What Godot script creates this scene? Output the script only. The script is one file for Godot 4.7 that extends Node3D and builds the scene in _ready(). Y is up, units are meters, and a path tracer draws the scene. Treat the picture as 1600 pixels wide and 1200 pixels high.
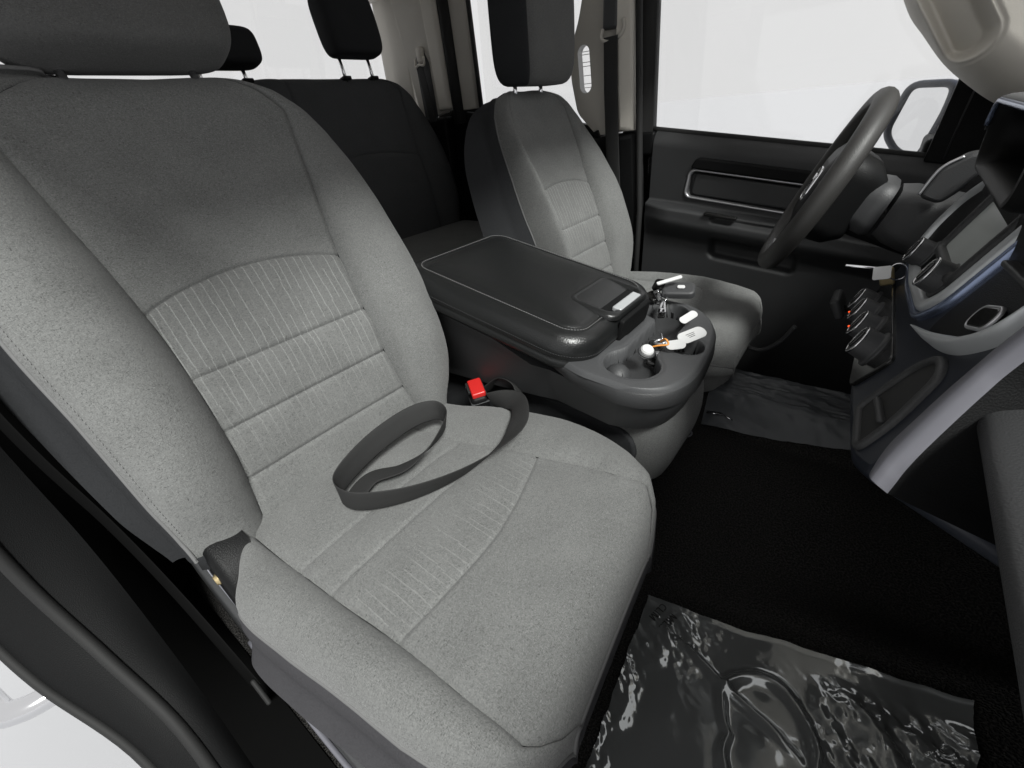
extends Node3D
# A pickup cab seen through the open passenger door. x forward, y up, z to the passenger side; metres.

var M := {}
var noise := FastNoiseLite.new()

# ---------------------------------------------------------------- helpers: naming
func numbered(called: String, parent: Node) -> String:
	if not parent.has_node(called):
		return called
	var k := 1
	while parent.has_node("%s_%03d" % [called, k]):
		k += 1
	return "%s_%03d" % [called, k]

func thing(called: String, label: String, category: String, at := Vector3.ZERO, group := "") -> Node3D:
	var o := Node3D.new()
	o.name = numbered(called, self)
	add_child(o, true)
	o.position = at
	tag(o, label, category, group)
	return o

func tag(o: Node, label: String, category: String, group := "") -> Node:
	o.set_meta("label", label)
	o.set_meta("category", category)
	if group != "":
		o.set_meta("group", group)
	return o

func put(called: String, st, mat: Material, parent: Node = null, xf := Transform3D()) -> MeshInstance3D:
	var o := MeshInstance3D.new()
	var p: Node = parent if parent else self
	o.name = numbered(called, p)
	if st is SurfaceTool:
		st.index()
		o.mesh = st.commit()
	else:
		o.mesh = st
	o.material_override = mat
	o.transform = xf
	p.add_child(o, true)
	return o

func struct(called: String, st, mat: Material, xf := Transform3D()) -> MeshInstance3D:
	var o := put(called, st, mat, null, xf)
	o.set_meta("kind", "structure")
	return o

# ---------------------------------------------------------------- helpers: shapes
func begin() -> SurfaceTool:
	var st := SurfaceTool.new()
	st.begin(Mesh.PRIMITIVE_TRIANGLES)
	st.set_smooth_group(0)
	return st

func tri(st: SurfaceTool, a: Vector3, b: Vector3, c: Vector3) -> void:
	st.add_vertex(a); st.add_vertex(b); st.add_vertex(c)

func quad(st: SurfaceTool, a: Vector3, b: Vector3, c: Vector3, d: Vector3) -> void:
	tri(st, a, b, c); tri(st, a, c, d)

# rows of points; uvs like rows or empty
func rows_mesh(st: SurfaceTool, rows: Array, uvs := [], flip := false, closed := false) -> void:
	for i in rows.size() - 1:
		var r0: PackedVector3Array = rows[i]
		var r1: PackedVector3Array = rows[i + 1]
		var n := r0.size()
		for j in (n if closed else n - 1):
			var k := (j + 1) % n
			var ids := [[i, j], [i + 1, j], [i + 1, k], [i, j], [i + 1, k], [i, k]]
			if flip:
				ids = [[i, j], [i + 1, k], [i + 1, j], [i, j], [i, k], [i + 1, k]]
			for e in ids:
				if uvs.size():
					st.set_uv(uvs[e[0]][e[1]])
				st.add_vertex(rows[e[0]][e[1]])

func fan(st: SurfaceTool, ring: PackedVector3Array, flip := false) -> void:
	var c := Vector3.ZERO
	for p in ring:
		c += p
	c /= ring.size()
	for j in ring.size():
		var k := (j + 1) % ring.size()
		if flip:
			tri(st, c, ring[k], ring[j])
		else:
			tri(st, c, ring[j], ring[k])

func done(st: SurfaceTool) -> SurfaceTool:
	st.generate_normals()
	return st

func ease_ends(n: int) -> PackedFloat32Array:      # 0..1 with the samples crowded at both ends
	var a := PackedFloat32Array()
	for i in n + 1:
		a.append(0.5 - 0.5 * cos(PI * i / n))
	return a

func even(n: int, a := 0.0, b := 1.0) -> PackedFloat32Array:
	var r := PackedFloat32Array()
	for i in n + 1:
		r.append(lerpf(a, b, float(i) / n))
	return r

func sheet(us: PackedFloat32Array, vs: PackedFloat32Array, f: Callable, flip := false, uvf = null) -> SurfaceTool:
	var st := begin()
	var rows := []
	var uvs := []
	for v in vs:
		var r := PackedVector3Array()
		var q := PackedVector2Array()
		for u in us:
			r.append(f.call(u, v))
			if uvf != null:
				q.append(uvf.call(u, v))
		rows.append(r)
		if uvf != null:
			uvs.append(q)
	rows_mesh(st, rows, uvs, flip)
	return done(st)

# rings of equal size joined into a skin, capped at both ends when asked
func loft(rings: Array, cap0 := true, cap1 := true, flip := false) -> SurfaceTool:
	var st := begin()
	rows_mesh(st, rings, [], flip, true)
	if cap0:
		st.set_smooth_group(1)
		fan(st, rings[0], flip)
	if cap1:
		st.set_smooth_group(2)
		fan(st, rings[-1], not flip)
	return done(st)

func add_box(st: SurfaceTool, xf: Transform3D, size: Vector3, r := 0.004, n := 2) -> void:
	var h := size / 2
	r = minf(r, minf(h.x, minf(h.y, h.z)) * 0.98)
	for ax in 3:
		for sgn in [-1.0, 1.0]:
			var a1: int = (ax + 1) % 3
			var a2: int = (ax + 2) % 3
			var l1 := edge_line(h[a1], r, n)
			var l2 := edge_line(h[a2], r, n)
			var rows := []
			for v in l2:
				var row := PackedVector3Array()
				for u in l1:
					var p := Vector3.ZERO
					p[ax] = sgn * h[ax]; p[a1] = u; p[a2] = v
					var inner := Vector3(clampf(p.x, r - h.x, h.x - r), clampf(p.y, r - h.y, h.y - r), clampf(p.z, r - h.z, h.z - r))
					row.append(xf * (inner + (p - inner).normalized() * r))
				rows.append(row)
			rows_mesh(st, rows, [], sgn < 0)

func edge_line(h: float, r: float, n: int) -> PackedFloat32Array:
	var a := PackedFloat32Array()
	for i in n + 1:
		a.append(-h + r - r * tan(PI / 4 * (1.0 - float(i) / n)))
	for i in n + 1:
		a.append(h - r + r * tan(PI / 4 * float(i) / n))
	return a

func box(size: Vector3, r := 0.004, xf := Transform3D(), n := 2) -> SurfaceTool:
	var st := begin()
	add_box(st, xf, size, r, n)
	return done(st)

func span(a: Vector3, b: Vector3, r := 0.004) -> SurfaceTool:      # a box from corner to corner
	return box((b - a).abs(), r, Transform3D(Basis(), (a + b) / 2))

func curve(pts: Array, n: int, closed := false) -> PackedVector3Array:    # smooth line through points
	var r := PackedVector3Array()
	var m := pts.size()
	var segs := m if closed else m - 1
	for i in n if closed else n + 1:
		var s: float = float(i) / n * segs
		var k := mini(int(s), segs - 1)
		var t := s - k
		var p0: Vector3 = pts[(k - 1 + m) % m] if closed else pts[maxi(k - 1, 0)]
		var p1: Vector3 = pts[k % m]
		var p2: Vector3 = pts[(k + 1) % m]
		var p3: Vector3 = pts[(k + 2) % m] if closed else pts[mini(k + 2, m - 1)]
		r.append(p1.cubic_interpolate(p2, p0, p3, t))
	return r

func add_tube(st: SurfaceTool, path: PackedVector3Array, rad, n := 8, closed := false) -> void:
	var rings := []
	var up := Vector3.UP
	var m := path.size()
	var t0 := (path[1] - path[0]).normalized()
	if absf(t0.dot(up)) > 0.9:
		up = Vector3.RIGHT
	for i in m:
		var t: Vector3
		if closed:
			t = (path[(i + 1) % m] - path[(i - 1 + m) % m]).normalized()
		else:
			t = (path[mini(i + 1, m - 1)] - path[maxi(i - 1, 0)]).normalized()
		up = (up - t * up.dot(t)).normalized()
		var side := t.cross(up)
		var ring := PackedVector3Array()
		var r: float = rad if rad is float else rad.call(float(i) / (m - 1))
		for k in n:
			var a := TAU * k / n
			ring.append(path[i] + (up * cos(a) + side * sin(a)) * r)
		rings.append(ring)
	if closed:
		rings.append(rings[0])
	rows_mesh(st, rings, [], false, true)
	if not closed:
		fan(st, rings[0], false)
		fan(st, rings[-1], true)

func tube(path: PackedVector3Array, rad, n := 8, closed := false) -> SurfaceTool:
	var st := begin()
	add_tube(st, path, rad, n, closed)
	return done(st)

# a flat strap: centre line, unit directions of its width
func strap(path: PackedVector3Array, across: PackedVector3Array, width: float, thick := 0.0016) -> SurfaceTool:
	var rings := []
	for i in path.size():
		var t := (path[mini(i + 1, path.size() - 1)] - path[maxi(i - 1, 0)]).normalized()
		var s := (across[i] - t * across[i].dot(t)).normalized()
		var nn := t.cross(s) * thick / 2
		var w := s * width / 2
		var e := s * 0.0022
		rings.append(PackedVector3Array([path[i] - w + e + nn, path[i] - w, path[i] - w + e - nn, path[i] - w * 0.3 - nn, path[i] + w * 0.3 - nn, path[i] + w - e - nn, path[i] + w, path[i] + w - e + nn, path[i] + w * 0.3 + nn, path[i] - w * 0.3 + nn]))
	return loft(rings)

func lathe(profile: Array, n := 24) -> SurfaceTool:        # (radius, height) pairs turned about +Y
	var st := begin()
	var rows := []
	for p in profile:
		var r := PackedVector3Array()
		for k in n:
			r.append(Vector3(p.x * cos(TAU * k / n), p.y, p.x * sin(TAU * k / n)))
		rows.append(r)
	for i in rows.size() - 1:
		st.set_smooth_group(i if absf((profile[i + 1] - profile[i]).normalized().y) < 0.2 or absf((profile[i + 1] - profile[i]).normalized().x) < 0.2 else 100)
		rows_mesh(st, [rows[i], rows[i + 1]], [], true, true)
	return done(st)

func rrect(hx: float, hy: float, r: float, n := 6) -> PackedVector2Array:
	var a := PackedVector2Array()
	for c in 4:
		var o: Vector2 = Vector2(hx - r, hy - r) * [Vector2(1, 1), Vector2(-1, 1), Vector2(-1, -1), Vector2(1, -1)][c]
		for i in n + 1:
			var t := PI / 2 * (c + float(i) / n)
			a.append(o + Vector2(cos(t), sin(t)) * r)
	return a

func inset(poly: PackedVector2Array, e: float) -> PackedVector2Array:     # poly runs anticlockwise
	var a := PackedVector2Array()
	var n := poly.size()
	for i in n:
		var d0 := (poly[i] - poly[(i - 1 + n) % n])
		var d1 := (poly[(i + 1) % n] - poly[i])
		if d0.length() < 1e-6: d0 = d1
		if d1.length() < 1e-6: d1 = d0
		d0 = d0.normalized(); d1 = d1.normalized()
		var n0 := Vector2(-d0.y, d0.x)
		var n1 := Vector2(-d1.y, d1.x)
		var m := (n0 + n1).normalized()
		a.append(poly[i] + m * e / maxf(m.dot(n0), 0.5))
	return a

func ring3(poly: PackedVector2Array, z: float) -> PackedVector3Array:
	var a := PackedVector3Array()
	for p in poly:
		a.append(Vector3(p.x, p.y, z))
	return a

# solid with a rounded top edge standing on the xy plane, height along +z
func slab(poly: PackedVector2Array, h: float, b := 0.003, z0 := 0.0, steps := 3) -> SurfaceTool:
	if Geometry2D.is_polygon_clockwise(poly):
		poly = poly.duplicate()
		poly.reverse()
	var st := begin()
	while b > 0.0001 and Geometry2D.triangulate_polygon(inset(poly, b)).is_empty():
		b *= 0.6
	var rings := [ring3(poly, z0)]
	for i in steps + 1:
		var t := PI / 2 * i / steps
		rings.append(ring3(inset(poly, b * (1 - cos(t))), z0 + h - b + b * sin(t)))
	rows_mesh(st, rings, [], false, true)
	st.set_smooth_group(1)
	var top := inset(poly, b)
	var ids := Geometry2D.triangulate_polygon(top)
	for i in range(0, ids.size(), 3):
		tri(st, ring3([top[ids[i]]], z0 + h)[0], ring3([top[ids[i + 2]]], z0 + h)[0], ring3([top[ids[i + 1]]], z0 + h)[0])
	return done(st)

# a frame between two outlines of equal count, with rounded cross-section
func frame(outer: PackedVector2Array, inner: PackedVector2Array, h: float, z0 := 0.0) -> SurfaceTool:
	var rings := []
	for i in 9:
		var t := PI * i / 8
		var k := 0.5 - 0.5 * cos(t)
		var r := PackedVector3Array()
		for j in outer.size():
			var p := outer[j].lerp(inner[j], k)
			r.append(Vector3(p.x, p.y, z0 + h * pow(sin(t), 0.6)))
		rings.append(r)
	var st := begin()
	rows_mesh(st, rings, [], false, true)
	return done(st)

func sdr(p: Vector2, c: Vector2, half: Vector2, r: float) -> float:
	var q := (p - c).abs() - half + Vector2(r, r)
	return Vector2(maxf(q.x, 0), maxf(q.y, 0)).length() + minf(maxf(q.x, q.y), 0) - r

func ramp(pts: Array, x: float) -> float:        # smooth interpolation in a table of Vector2
	if x <= pts[0].x:
		return pts[0].y
	for i in pts.size() - 1:
		if x <= pts[i + 1].x:
			var t: float = (x - pts[i].x) / (pts[i + 1].x - pts[i].x)
			var p0: float = pts[maxi(i - 1, 0)].y
			var p3: float = pts[mini(i + 2, pts.size() - 1)].y
			return cubic_interpolate(pts[i].y, pts[i + 1].y, p0, p3, t)
	return pts[-1].y

func bell(x: float, w: float) -> float:
	return exp(-(x / w) * (x / w))

func xf_of(x: Vector3, y: Vector3, z: Vector3, o: Vector3) -> Transform3D:
	return Transform3D(Basis(x, y, z), o)

func turned(at: Vector3, deg := Vector3.ZERO) -> Transform3D:
	return Transform3D(Basis.from_euler(deg * PI / 180.0), at)

# ---------------------------------------------------------------- materials
func mat(c: float, rough: float, tint := Vector3(1, 1, 1), metal := 0.0) -> StandardMaterial3D:
	var m := StandardMaterial3D.new()
	m.albedo_color = Color(c * tint.x, c * tint.y, c * tint.z).linear_to_srgb()
	m.roughness = rough
	m.metallic = metal
	return m

func triplanar(m: StandardMaterial3D, per_metre: float) -> void:
	m.uv1_triplanar = true
	m.uv1_triplanar_sharpness = 6.0
	m.uv1_scale = Vector3.ONE * per_metre

func grain_map(freq: float, size := 512, octaves := 3, depth := 4.0, sd := 1) -> NoiseTexture2D:
	var n := FastNoiseLite.new()
	n.seed = sd
	n.noise_type = FastNoiseLite.TYPE_SIMPLEX
	n.frequency = freq
	n.fractal_octaves = octaves
	var t := NoiseTexture2D.new()
	t.width = size; t.height = size; t.seamless = true
	t.as_normal_map = true
	t.bump_strength = depth
	t.noise = n
	return t

# woven melange: short pale and dark yarns. Returns the picture in linear grey 0..1 about 0.5
func melange(size: int, rng: RandomNumberGenerator, strokes: int) -> PackedFloat32Array:
	var a := PackedFloat32Array()
	a.resize(size * size)
	var waves := []
	for k in 9:
		waves.append([rng.randi_range(-4, 4), rng.randi_range(1, 5), rng.randf() * TAU])
	for i in a.size():
		var m := 0.0
		for w in waves:
			m += sin(TAU * (w[0] * (i % size) + w[1] * (i / size)) / size + w[2])
		a[i] = 0.5 + rng.randf_range(-0.07, 0.07) + 0.006 * m
	for s in strokes:
		var x := rng.randi() % size
		var y := rng.randi() % size
		var l := rng.randi_range(2, 7)
		var v := rng.randf_range(-0.16, 0.16)
		var dx := 1 if rng.randf() < 0.6 else 0
		for k in l:
			var i := ((y + k * (1 - dx)) % size) * size + (x + k * dx) % size
			a[i] = a[i] + v
	return a

func cloth_texture(grey: PackedFloat32Array, size: int, base: Color, spread: float) -> ImageTexture:
	var bytes := PackedByteArray()
	bytes.resize(size * size * 3)
	for i in size * size:
		var g := maxf(1.0 + (grey[i] - 0.5) * spread, 0.15)
		var c := Color(base.r * g, base.g * g, base.b * g).linear_to_srgb()
		bytes[i * 3] = int(clampf(c.r, 0, 1) * 255)
		bytes[i * 3 + 1] = int(clampf(c.g, 0, 1) * 255)
		bytes[i * 3 + 2] = int(clampf(c.b, 0, 1) * 255)
	return ImageTexture.create_from_image(Image.create_from_data(size, size, false, Image.FORMAT_RGB8, bytes))

func bump_texture(grey: PackedFloat32Array, size: int, k: float) -> ImageTexture:
	var bytes := PackedByteArray()
	bytes.resize(size * size)
	for i in size * size:
		bytes[i] = int(clampf(grey[i], 0, 1) * 255)
	var im := Image.create_from_data(size, size, false, Image.FORMAT_L8, bytes)
	im.convert(Image.FORMAT_RGBA8)
	im.bump_map_to_normal_map(k)
	return ImageTexture.create_from_image(im)

# the woven lines of the insert: thin pale wandering yarns that stop and step aside
func yarn_lines(size: int, rng: RandomNumberGenerator, lines: int, strength: Callable) -> PackedFloat32Array:
	var g := melange(size, rng, size * size / 5)
	for l in lines:
		var x := (l + 0.5) / lines * size + rng.randf_range(-2.5, 2.5)
		var y := 0
		var on := 1.0
		while y < size:
			var run := rng.randi_range(12, 110)
			for k in run:
				if y >= size:
					break
				x += rng.randf_range(-0.22, 0.22)
				var s: float = strength.call(float(x) / size, float(y) / size) * on * rng.randf_range(0.45, 1.15)
				for w in range(-3, 4):
					var xi := int(x) + w
					if xi >= 0 and xi < size:
						g[y * size + xi] += s * bell(w - fposmod(x, 1.0), 1.9)
				y += 1
			var r := rng.randf()
			if r < 0.45:
				x += rng.randf_range(-5.0, 5.0)
			on = 0.25 if r > 0.86 else 1.0
	return g

func make_materials() -> void:
	var rng := RandomNumberGenerator.new()
	rng.seed = 7
	var size := 1024
	var g := melange(size, rng, size * size / 4)
	var cloth := Color(0.150, 0.152, 0.149)
	var nrm := bump_texture(g, size, 5.0)
	var m := mat(1, 0.92)
	m.albedo_texture = cloth_texture(g, size, cloth, 2.1)
	m.normal_enabled = true; m.normal_texture = nrm; m.normal_scale = 0.8
	m.rim_enabled = true; m.rim = 0.25; m.rim_tint = 0.8
	m.metallic_specular = 0.25
	triplanar(m, 2.9)
	M.fabric = m
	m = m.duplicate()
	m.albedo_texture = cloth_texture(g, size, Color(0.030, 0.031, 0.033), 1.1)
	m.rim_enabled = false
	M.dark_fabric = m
	for k in 2:
		var st: Callable
		if k == 0:      # backrest: crisp at the top of the panel, fading towards the seat (v runs down)
			st = func(_x: float, y: float) -> float: return 0.55 * smoothstep(0.98, 0.42, y) * (0.6 + 0.4 * sin(y * 5.0 + 1.0)) + 0.03
		else:           # cushion: short ends of the lines along the curved front seam
			st = func(x: float, y: float) -> float: return 0.2 * smoothstep(0.17, 0.0, absf(y - 0.20 - 0.3 * (x - 0.5) * (x - 0.5))) + 0.02
		var yl := yarn_lines(1024, rng, 30 if k == 0 else 30, st)
		m = mat(1, 0.92)
		m.albedo_texture = cloth_texture(yl, 1024, cloth, 1.9)
		m.normal_enabled = true; m.normal_texture = bump_texture(yl, 1024, 5.0); m.normal_scale = 0.8
		m.rim_enabled = true; m.rim = 0.25; m.rim_tint = 0.8
		m.metallic_specular = 0.25
		m.texture_repeat = true
		M["insert" if k == 0 else "seat_insert"] = m
	m = m.duplicate()
	m = M.fabric.duplicate()
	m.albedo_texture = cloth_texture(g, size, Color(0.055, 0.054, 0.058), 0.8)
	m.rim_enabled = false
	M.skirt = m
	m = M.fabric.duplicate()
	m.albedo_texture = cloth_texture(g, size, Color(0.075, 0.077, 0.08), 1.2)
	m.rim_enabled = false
	M.shaded_rear_fabric = m  # seat cloth darkened; shade at the rear is put into its colour
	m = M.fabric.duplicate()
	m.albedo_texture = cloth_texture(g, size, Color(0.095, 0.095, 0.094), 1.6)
	M.shaded_headrest_fabric = m  # same seat cloth, with the dim light up there put into its colour
	M.soft_grey = mat(0.06, 0.6, Vector3(0.97, 1.0, 1.02))
	M.thread = mat(0.16, 0.8)
	M.piping = mat(0.13, 0.85)
	# hard plastics with a moulded grain
	var fine := grain_map(0.12, 512, 2, 3.0, 3)
	for d in [["plastic", 0.028, 0.5], ["plastic_tray", 0.058, 0.5], ["plastic_grey", 0.042, 0.5], ["plastic_black", 0.007, 0.45], ["trim_beige", 0.60, 0.6], ["trim_taupe", 0.45, 0.65], ["soft_black", 0.006, 0.62]]:
		m = mat(d[1], d[2], Vector3(1.0, 0.95, 0.86) if "trim" in d[0] else Vector3(0.97, 0.99, 1.03))
		m.normal_enabled = true; m.normal_texture = fine; m.normal_scale = 0.35
		triplanar(m, 7.0)
		if "black" in d[0]:
			m.metallic_specular = 0.25
		M[d[0]] = m
	m = mat(0.010, 0.29, Vector3(0.95, 1.0, 1.02))
	m.normal_enabled = true; m.normal_texture = grain_map(0.09, 512, 3, 5.0, 5); m.normal_scale = 0.22
	triplanar(m, 7.0)
	M.leather = m
	M.wheel_leather = m.duplicate()
	M.wheel_leather.albedo_color = Color(0.03, 0.029, 0.028).linear_to_srgb()
	M.wheel_leather.roughness = 0.5
	M.silver = mat(0.55, 0.36, Vector3(1, 1, 1.03), 0.85)
	M.silver_paint = mat(0.17, 0.45, Vector3(0.97, 0.97, 1.1), 0.3)
	M.pale_silver = mat(0.5, 0.35, Vector3(0.97, 1.0, 1.02), 0.35)
	M.chrome = mat(0.75, 0.12, Vector3(1, 1, 1.02), 1.0)
	M.gloss_black = mat(0.008, 0.16)
	M.blue_black = mat(0.018, 0.3, Vector3(0.55, 0.85, 1.7))
	M.sheen_blue_plastic = mat(0.011, 0.38, Vector3(0.62, 0.85, 1.5))  # black plastic with a bluish reflected sheen put into its colour
	M.blue_reflection_silver = mat(0.3, 0.25, Vector3(0.75, 0.9, 1.3), 0.85)  # silver tinted blue; the blue reflection is painted in
	M.satin_black = mat(0.006, 0.5)
	M.satin_black.metallic_specular = 0.2
	M.rubber = mat(0.008, 0.75)
	M.white = mat(0.55, 0.6)
	M.red = mat(1.0, 0.35, Vector3(0.5, 0.02, 0.018))
	M.orange = mat(1.0, 0.6, Vector3(0.7, 0.28, 0.05))
	M.brass = mat(0.5, 0.35, Vector3(1.0, 0.8, 0.45), 0.8)
	M.mark = mat(0.30, 0.7)
	m = mat(0.017, 0.75)
	m.normal_enabled = true; m.normal_texture = bump_texture(g, size, 7.0); m.normal_scale = 0.5
	triplanar(m, 6.0)
	M.webbing = m
	# carpet
	var cn := FastNoiseLite.new()
	cn.seed = 12; cn.frequency = 0.11; cn.fractal_octaves = 4
	var ct := NoiseTexture2D.new()
	ct.width = 512; ct.height = 512; ct.seamless = true; ct.noise = cn
	var cg := Gradient.new()
	cg.set_color(0, Color(0.008, 0.008, 0.008).linear_to_srgb())
	cg.set_color(1, Color(0.062, 0.059, 0.056).linear_to_srgb())
	ct.color_ramp = cg
	m = mat(1, 0.97)
	m.albedo_texture = ct
	m.normal_enabled = true; m.normal_texture = grain_map(0.11, 512, 4, 10.0, 12)
	m.metallic_specular = 0.15
	triplanar(m, 4.0)
	M.carpet = m
	M.carpet_black = mat(0.006, 0.95)
	M.carpet_black.metallic_specular = 0.1
	# clear protective film, glass, mirror, screen
	m = mat(0.36, 0.08, Vector3(0.97, 1.0, 1.0), 0.7)
	M.film = m
	m = mat(0.9, 0.0)
	m.albedo_color.a = 0.02
	m.transparency = BaseMaterial3D.TRANSPARENCY_ALPHA
	M.glass = m
	m = mat(0.01, 0.05)
	m.albedo_color.a = 0.7
	m.transparency = BaseMaterial3D.TRANSPARENCY_ALPHA
	M.tinted_glass = m
	M.mirror = mat(0.86, 0.02, Vector3(1, 1, 1), 1.0)
	m = mat(0.5, 0.25, Vector3(0.95, 1.0, 0.97))
	M.screen = m
	m = mat(0.385, 0.9, Vector3(0.99, 0.99, 1.03))
	M.ground = m
	M.paint = mat(0.03, 0.2, Vector3(0.9, 0.95, 1.1))
	M.siding = mat(0.55, 0.6, Vector3(0.93, 1.0, 1.0))

# ---------------------------------------------------------------- upholstery
# A pad lies in its own axes: q across, p along, d out of the face. Middle column between two seams, a bolster on each side,
# a skirt round the edge. c holds callables: seam(p) and edge(p) -> Vector2(low q, high q), bump(p), base(p), warp(q, p).
func roll(c: Dictionary, p: float) -> float:
	var over: float = p - (c.p1 - c.roll)
	if over <= 0.0:
		return 0.0
	return c.roll - sqrt(maxf(c.roll * c.roll - over * over, 0.0))

func pad_mid(c: Dictionary, a: float, p: float, groove: float) -> Vector3:
	var s: Vector2 = c.seam.call(p)
	var q := lerpf(s.x, s.y, a * 0.5 + 0.5)
	var edge := (1.0 - absf(a)) * (s.y - s.x) * 0.5
	var d: float = c.base.call(p) + c.crown * (1.0 - a * a) - 0.006 * bell(edge, 0.0045) - groove - roll(c, p)
	d += 0.0022 * noise.get_noise_2d(q * 700.0, p * 700.0) + 0.0016 * noise.get_noise_2d(p * 4200.0, 9.0 + signf(a) * 40.0) * bell(edge - 0.008, 0.018)
	return Vector3(q, c.warp.call(q, p), d)

func pad_bolster(c: Dictionary, side: int, b: float, p: float) -> Vector3:
	var s: Vector2 = c.seam.call(p)
	var e: Vector2 = c.edge.call(p)
	var q0 := s.x if side < 0 else s.y
	var q1 := e.x if side < 0 else e.y
	var bump: float = c.bump.call(p)
	var base: float = c.base.call(p) - 0.006
	var w := q1 - q0
	var drop: float = c.get("drop_low", c.drop) if side < 0 else c.drop
	var a0 := Vector2(q0, base)
	var a1 := Vector2(q0 + w * 0.22, base + bump * 1.35 + 0.004)
	var a2 := Vector2(q1 + w * (0.06 if drop > 0.0 else -0.12), base + bump * 1.25)
	var a3 := Vector2(q1, base - drop)
	var r := a0.bezier_interpolate(a1, a2, a3, b)
	var away := absf(r.x - q0)
	var d := r.y - roll(c, p) + 0.0022 * noise.get_noise_2d(r.x * 700.0, p * 700.0) + 0.0016 * noise.get_noise_2d(p * 4200.0, 50.0 + side * 30.0) * bell(away - 0.008, 0.016)
	return Vector3(r.x, c.warp.call(r.x, p), d)

func make_pad(root: Node3D, prefix: String, c: Dictionary, xf: Transform3D, detail := 1.0) -> void:
	var na := int(48 * detail)
	var us := PackedFloat32Array()
	for t in ease_ends(na):
		us.append(t * 2 - 1)
	# middle column: bands of the insert, then the panel beyond the split
	var cuts: Array = c.bands
	for i in cuts.size():
		var last: bool = i == cuts.size() - 1
		var vs := ease_ends(int((60 if last else 26) * detail))
		var f := func(a: float, v: float) -> Vector3:
			var lo: float = c.p0 if i == 0 else cuts[i - 1].call(a)
			var hi: float = c.p1 if last else cuts[i].call(a)
			if i > 0 and not last:
				pass
			var p := lerpf(lo, hi, v)
			var g: float = 0.0
			if i > 0:
				g += c.groove * bell(p - lo, 0.0032)
			if not last:
				g += c.groove * bell(hi - p, 0.0032)
			g -= 0.0022 * sin(PI * v) * (0.0 if last else 1.0)
			return pad_mid(c, a, p, g)
		var uvf := func(a: float, v: float) -> Vector2:
			var x: Vector3 = f.call(a, v)
			return Vector2((x.x - c.uv.position.x) / c.uv.size.x, 1.0 - (x.y - c.uv.position.y) / c.uv.size.y)
		put(prefix + ("_main_panel" if last else "_insert_panel"), sheet(us, vs, f, false, uvf), c.get("cloth", M.fabric) if last else c.insert, root, xf)
	# bolsters
	var ps := PackedFloat32Array()
	for t in ease_ends(int(110 * detail)):
		ps.append(lerpf(c.p0, c.p1, t))
	for side in [-1, 1]:
		put(prefix + "_bolster", sheet(ease_ends(int(26 * detail)), ps, func(b: float, p: float) -> Vector3: return pad_bolster(c, side, b, p), side < 0), c.get("cloth", M.fabric), root, xf)
	# outline from one lower end round to the other
	var rim := PackedVector3Array()
	for p in ps:
		rim.append(pad_bolster(c, -1, 1.0, p))
	for b in even(12, 1.0, 0.0):
		rim.append(pad_bolster(c, -1, b, c.p1))
	for a in even(30, -1.0, 1.0):
		rim.append(pad_mid(c, a, c.p1, 0.0))
	for b in even(12):
		rim.append(pad_bolster(c, 1, b, c.p1))
	for k in ps.size():
		rim.append(pad_bolster(c, 1, 1.0, ps[ps.size() - 1 - k]))
	var clean := PackedVector3Array()
	for p in rim:
		if clean.is_empty() or clean[-1].distance_to(p) > 0.0012:
			clean.append(p)
	# the piping bead along the edge, then the skirt
	put(prefix + "_piping", tube(clean, c.get("bead", 0.0028), 6), M.piping, root, xf)
	var n := clean.size()
	var cen := Vector2((clean[0].x + clean[n - 1].x) / 2, c.p0 + (c.p1 - c.p0) * 0.45)
	var rows := []
	for k in 9:
		var t := k / 8.0
		var r := PackedVector3Array()
		for p in clean:
			var out := (Vector2(p.x, p.y) - cen)
			var dir := out.normalized()
			var tin: float = c.get("tuck_in", c.tuck)
			var tk: float = lerpf(lerpf(c.get("tuck_top", tin), c.tuck, smoothstep(0.3, 0.85, dir.x)), tin, smoothstep(0.3, 0.85, -dir.x))
			var o: Vector2 = dir * (0.006 * sin(PI * minf(t * 2.0, 1.0)) - tk * t * t)
			r.append(Vector3(p.x + o.x, p.y + o.y, lerpf(p.z, minf(c.back, p.z - 0.02), t)))
		rows.append(r)
	var st := begin()
	rows_mesh(st, rows, [], true)
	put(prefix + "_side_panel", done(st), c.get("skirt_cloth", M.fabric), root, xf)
	st = begin()
	fan(st, rows[-1], false)
	put(prefix + "_back_panel", done(st), M.plastic, root, xf)

func stitches(path: PackedVector3Array, step := 0.006, len_ := 0.0038, r := 0.0006) -> SurfaceTool:
	var st := begin()
	var acc := 0.0
	for i in path.size() - 1:
		var a := path[i]
		var b := path[i + 1]
		var l := a.distance_to(b)
		while acc < l:
			var p := a.lerp(b, acc / l)
			var d := (b - a).normalized() * len_ / 2
			add_tube(st, PackedVector3Array([p - d, p, p + d]), r, 4)
			acc += step
		acc -= l
	return done(st)

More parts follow.
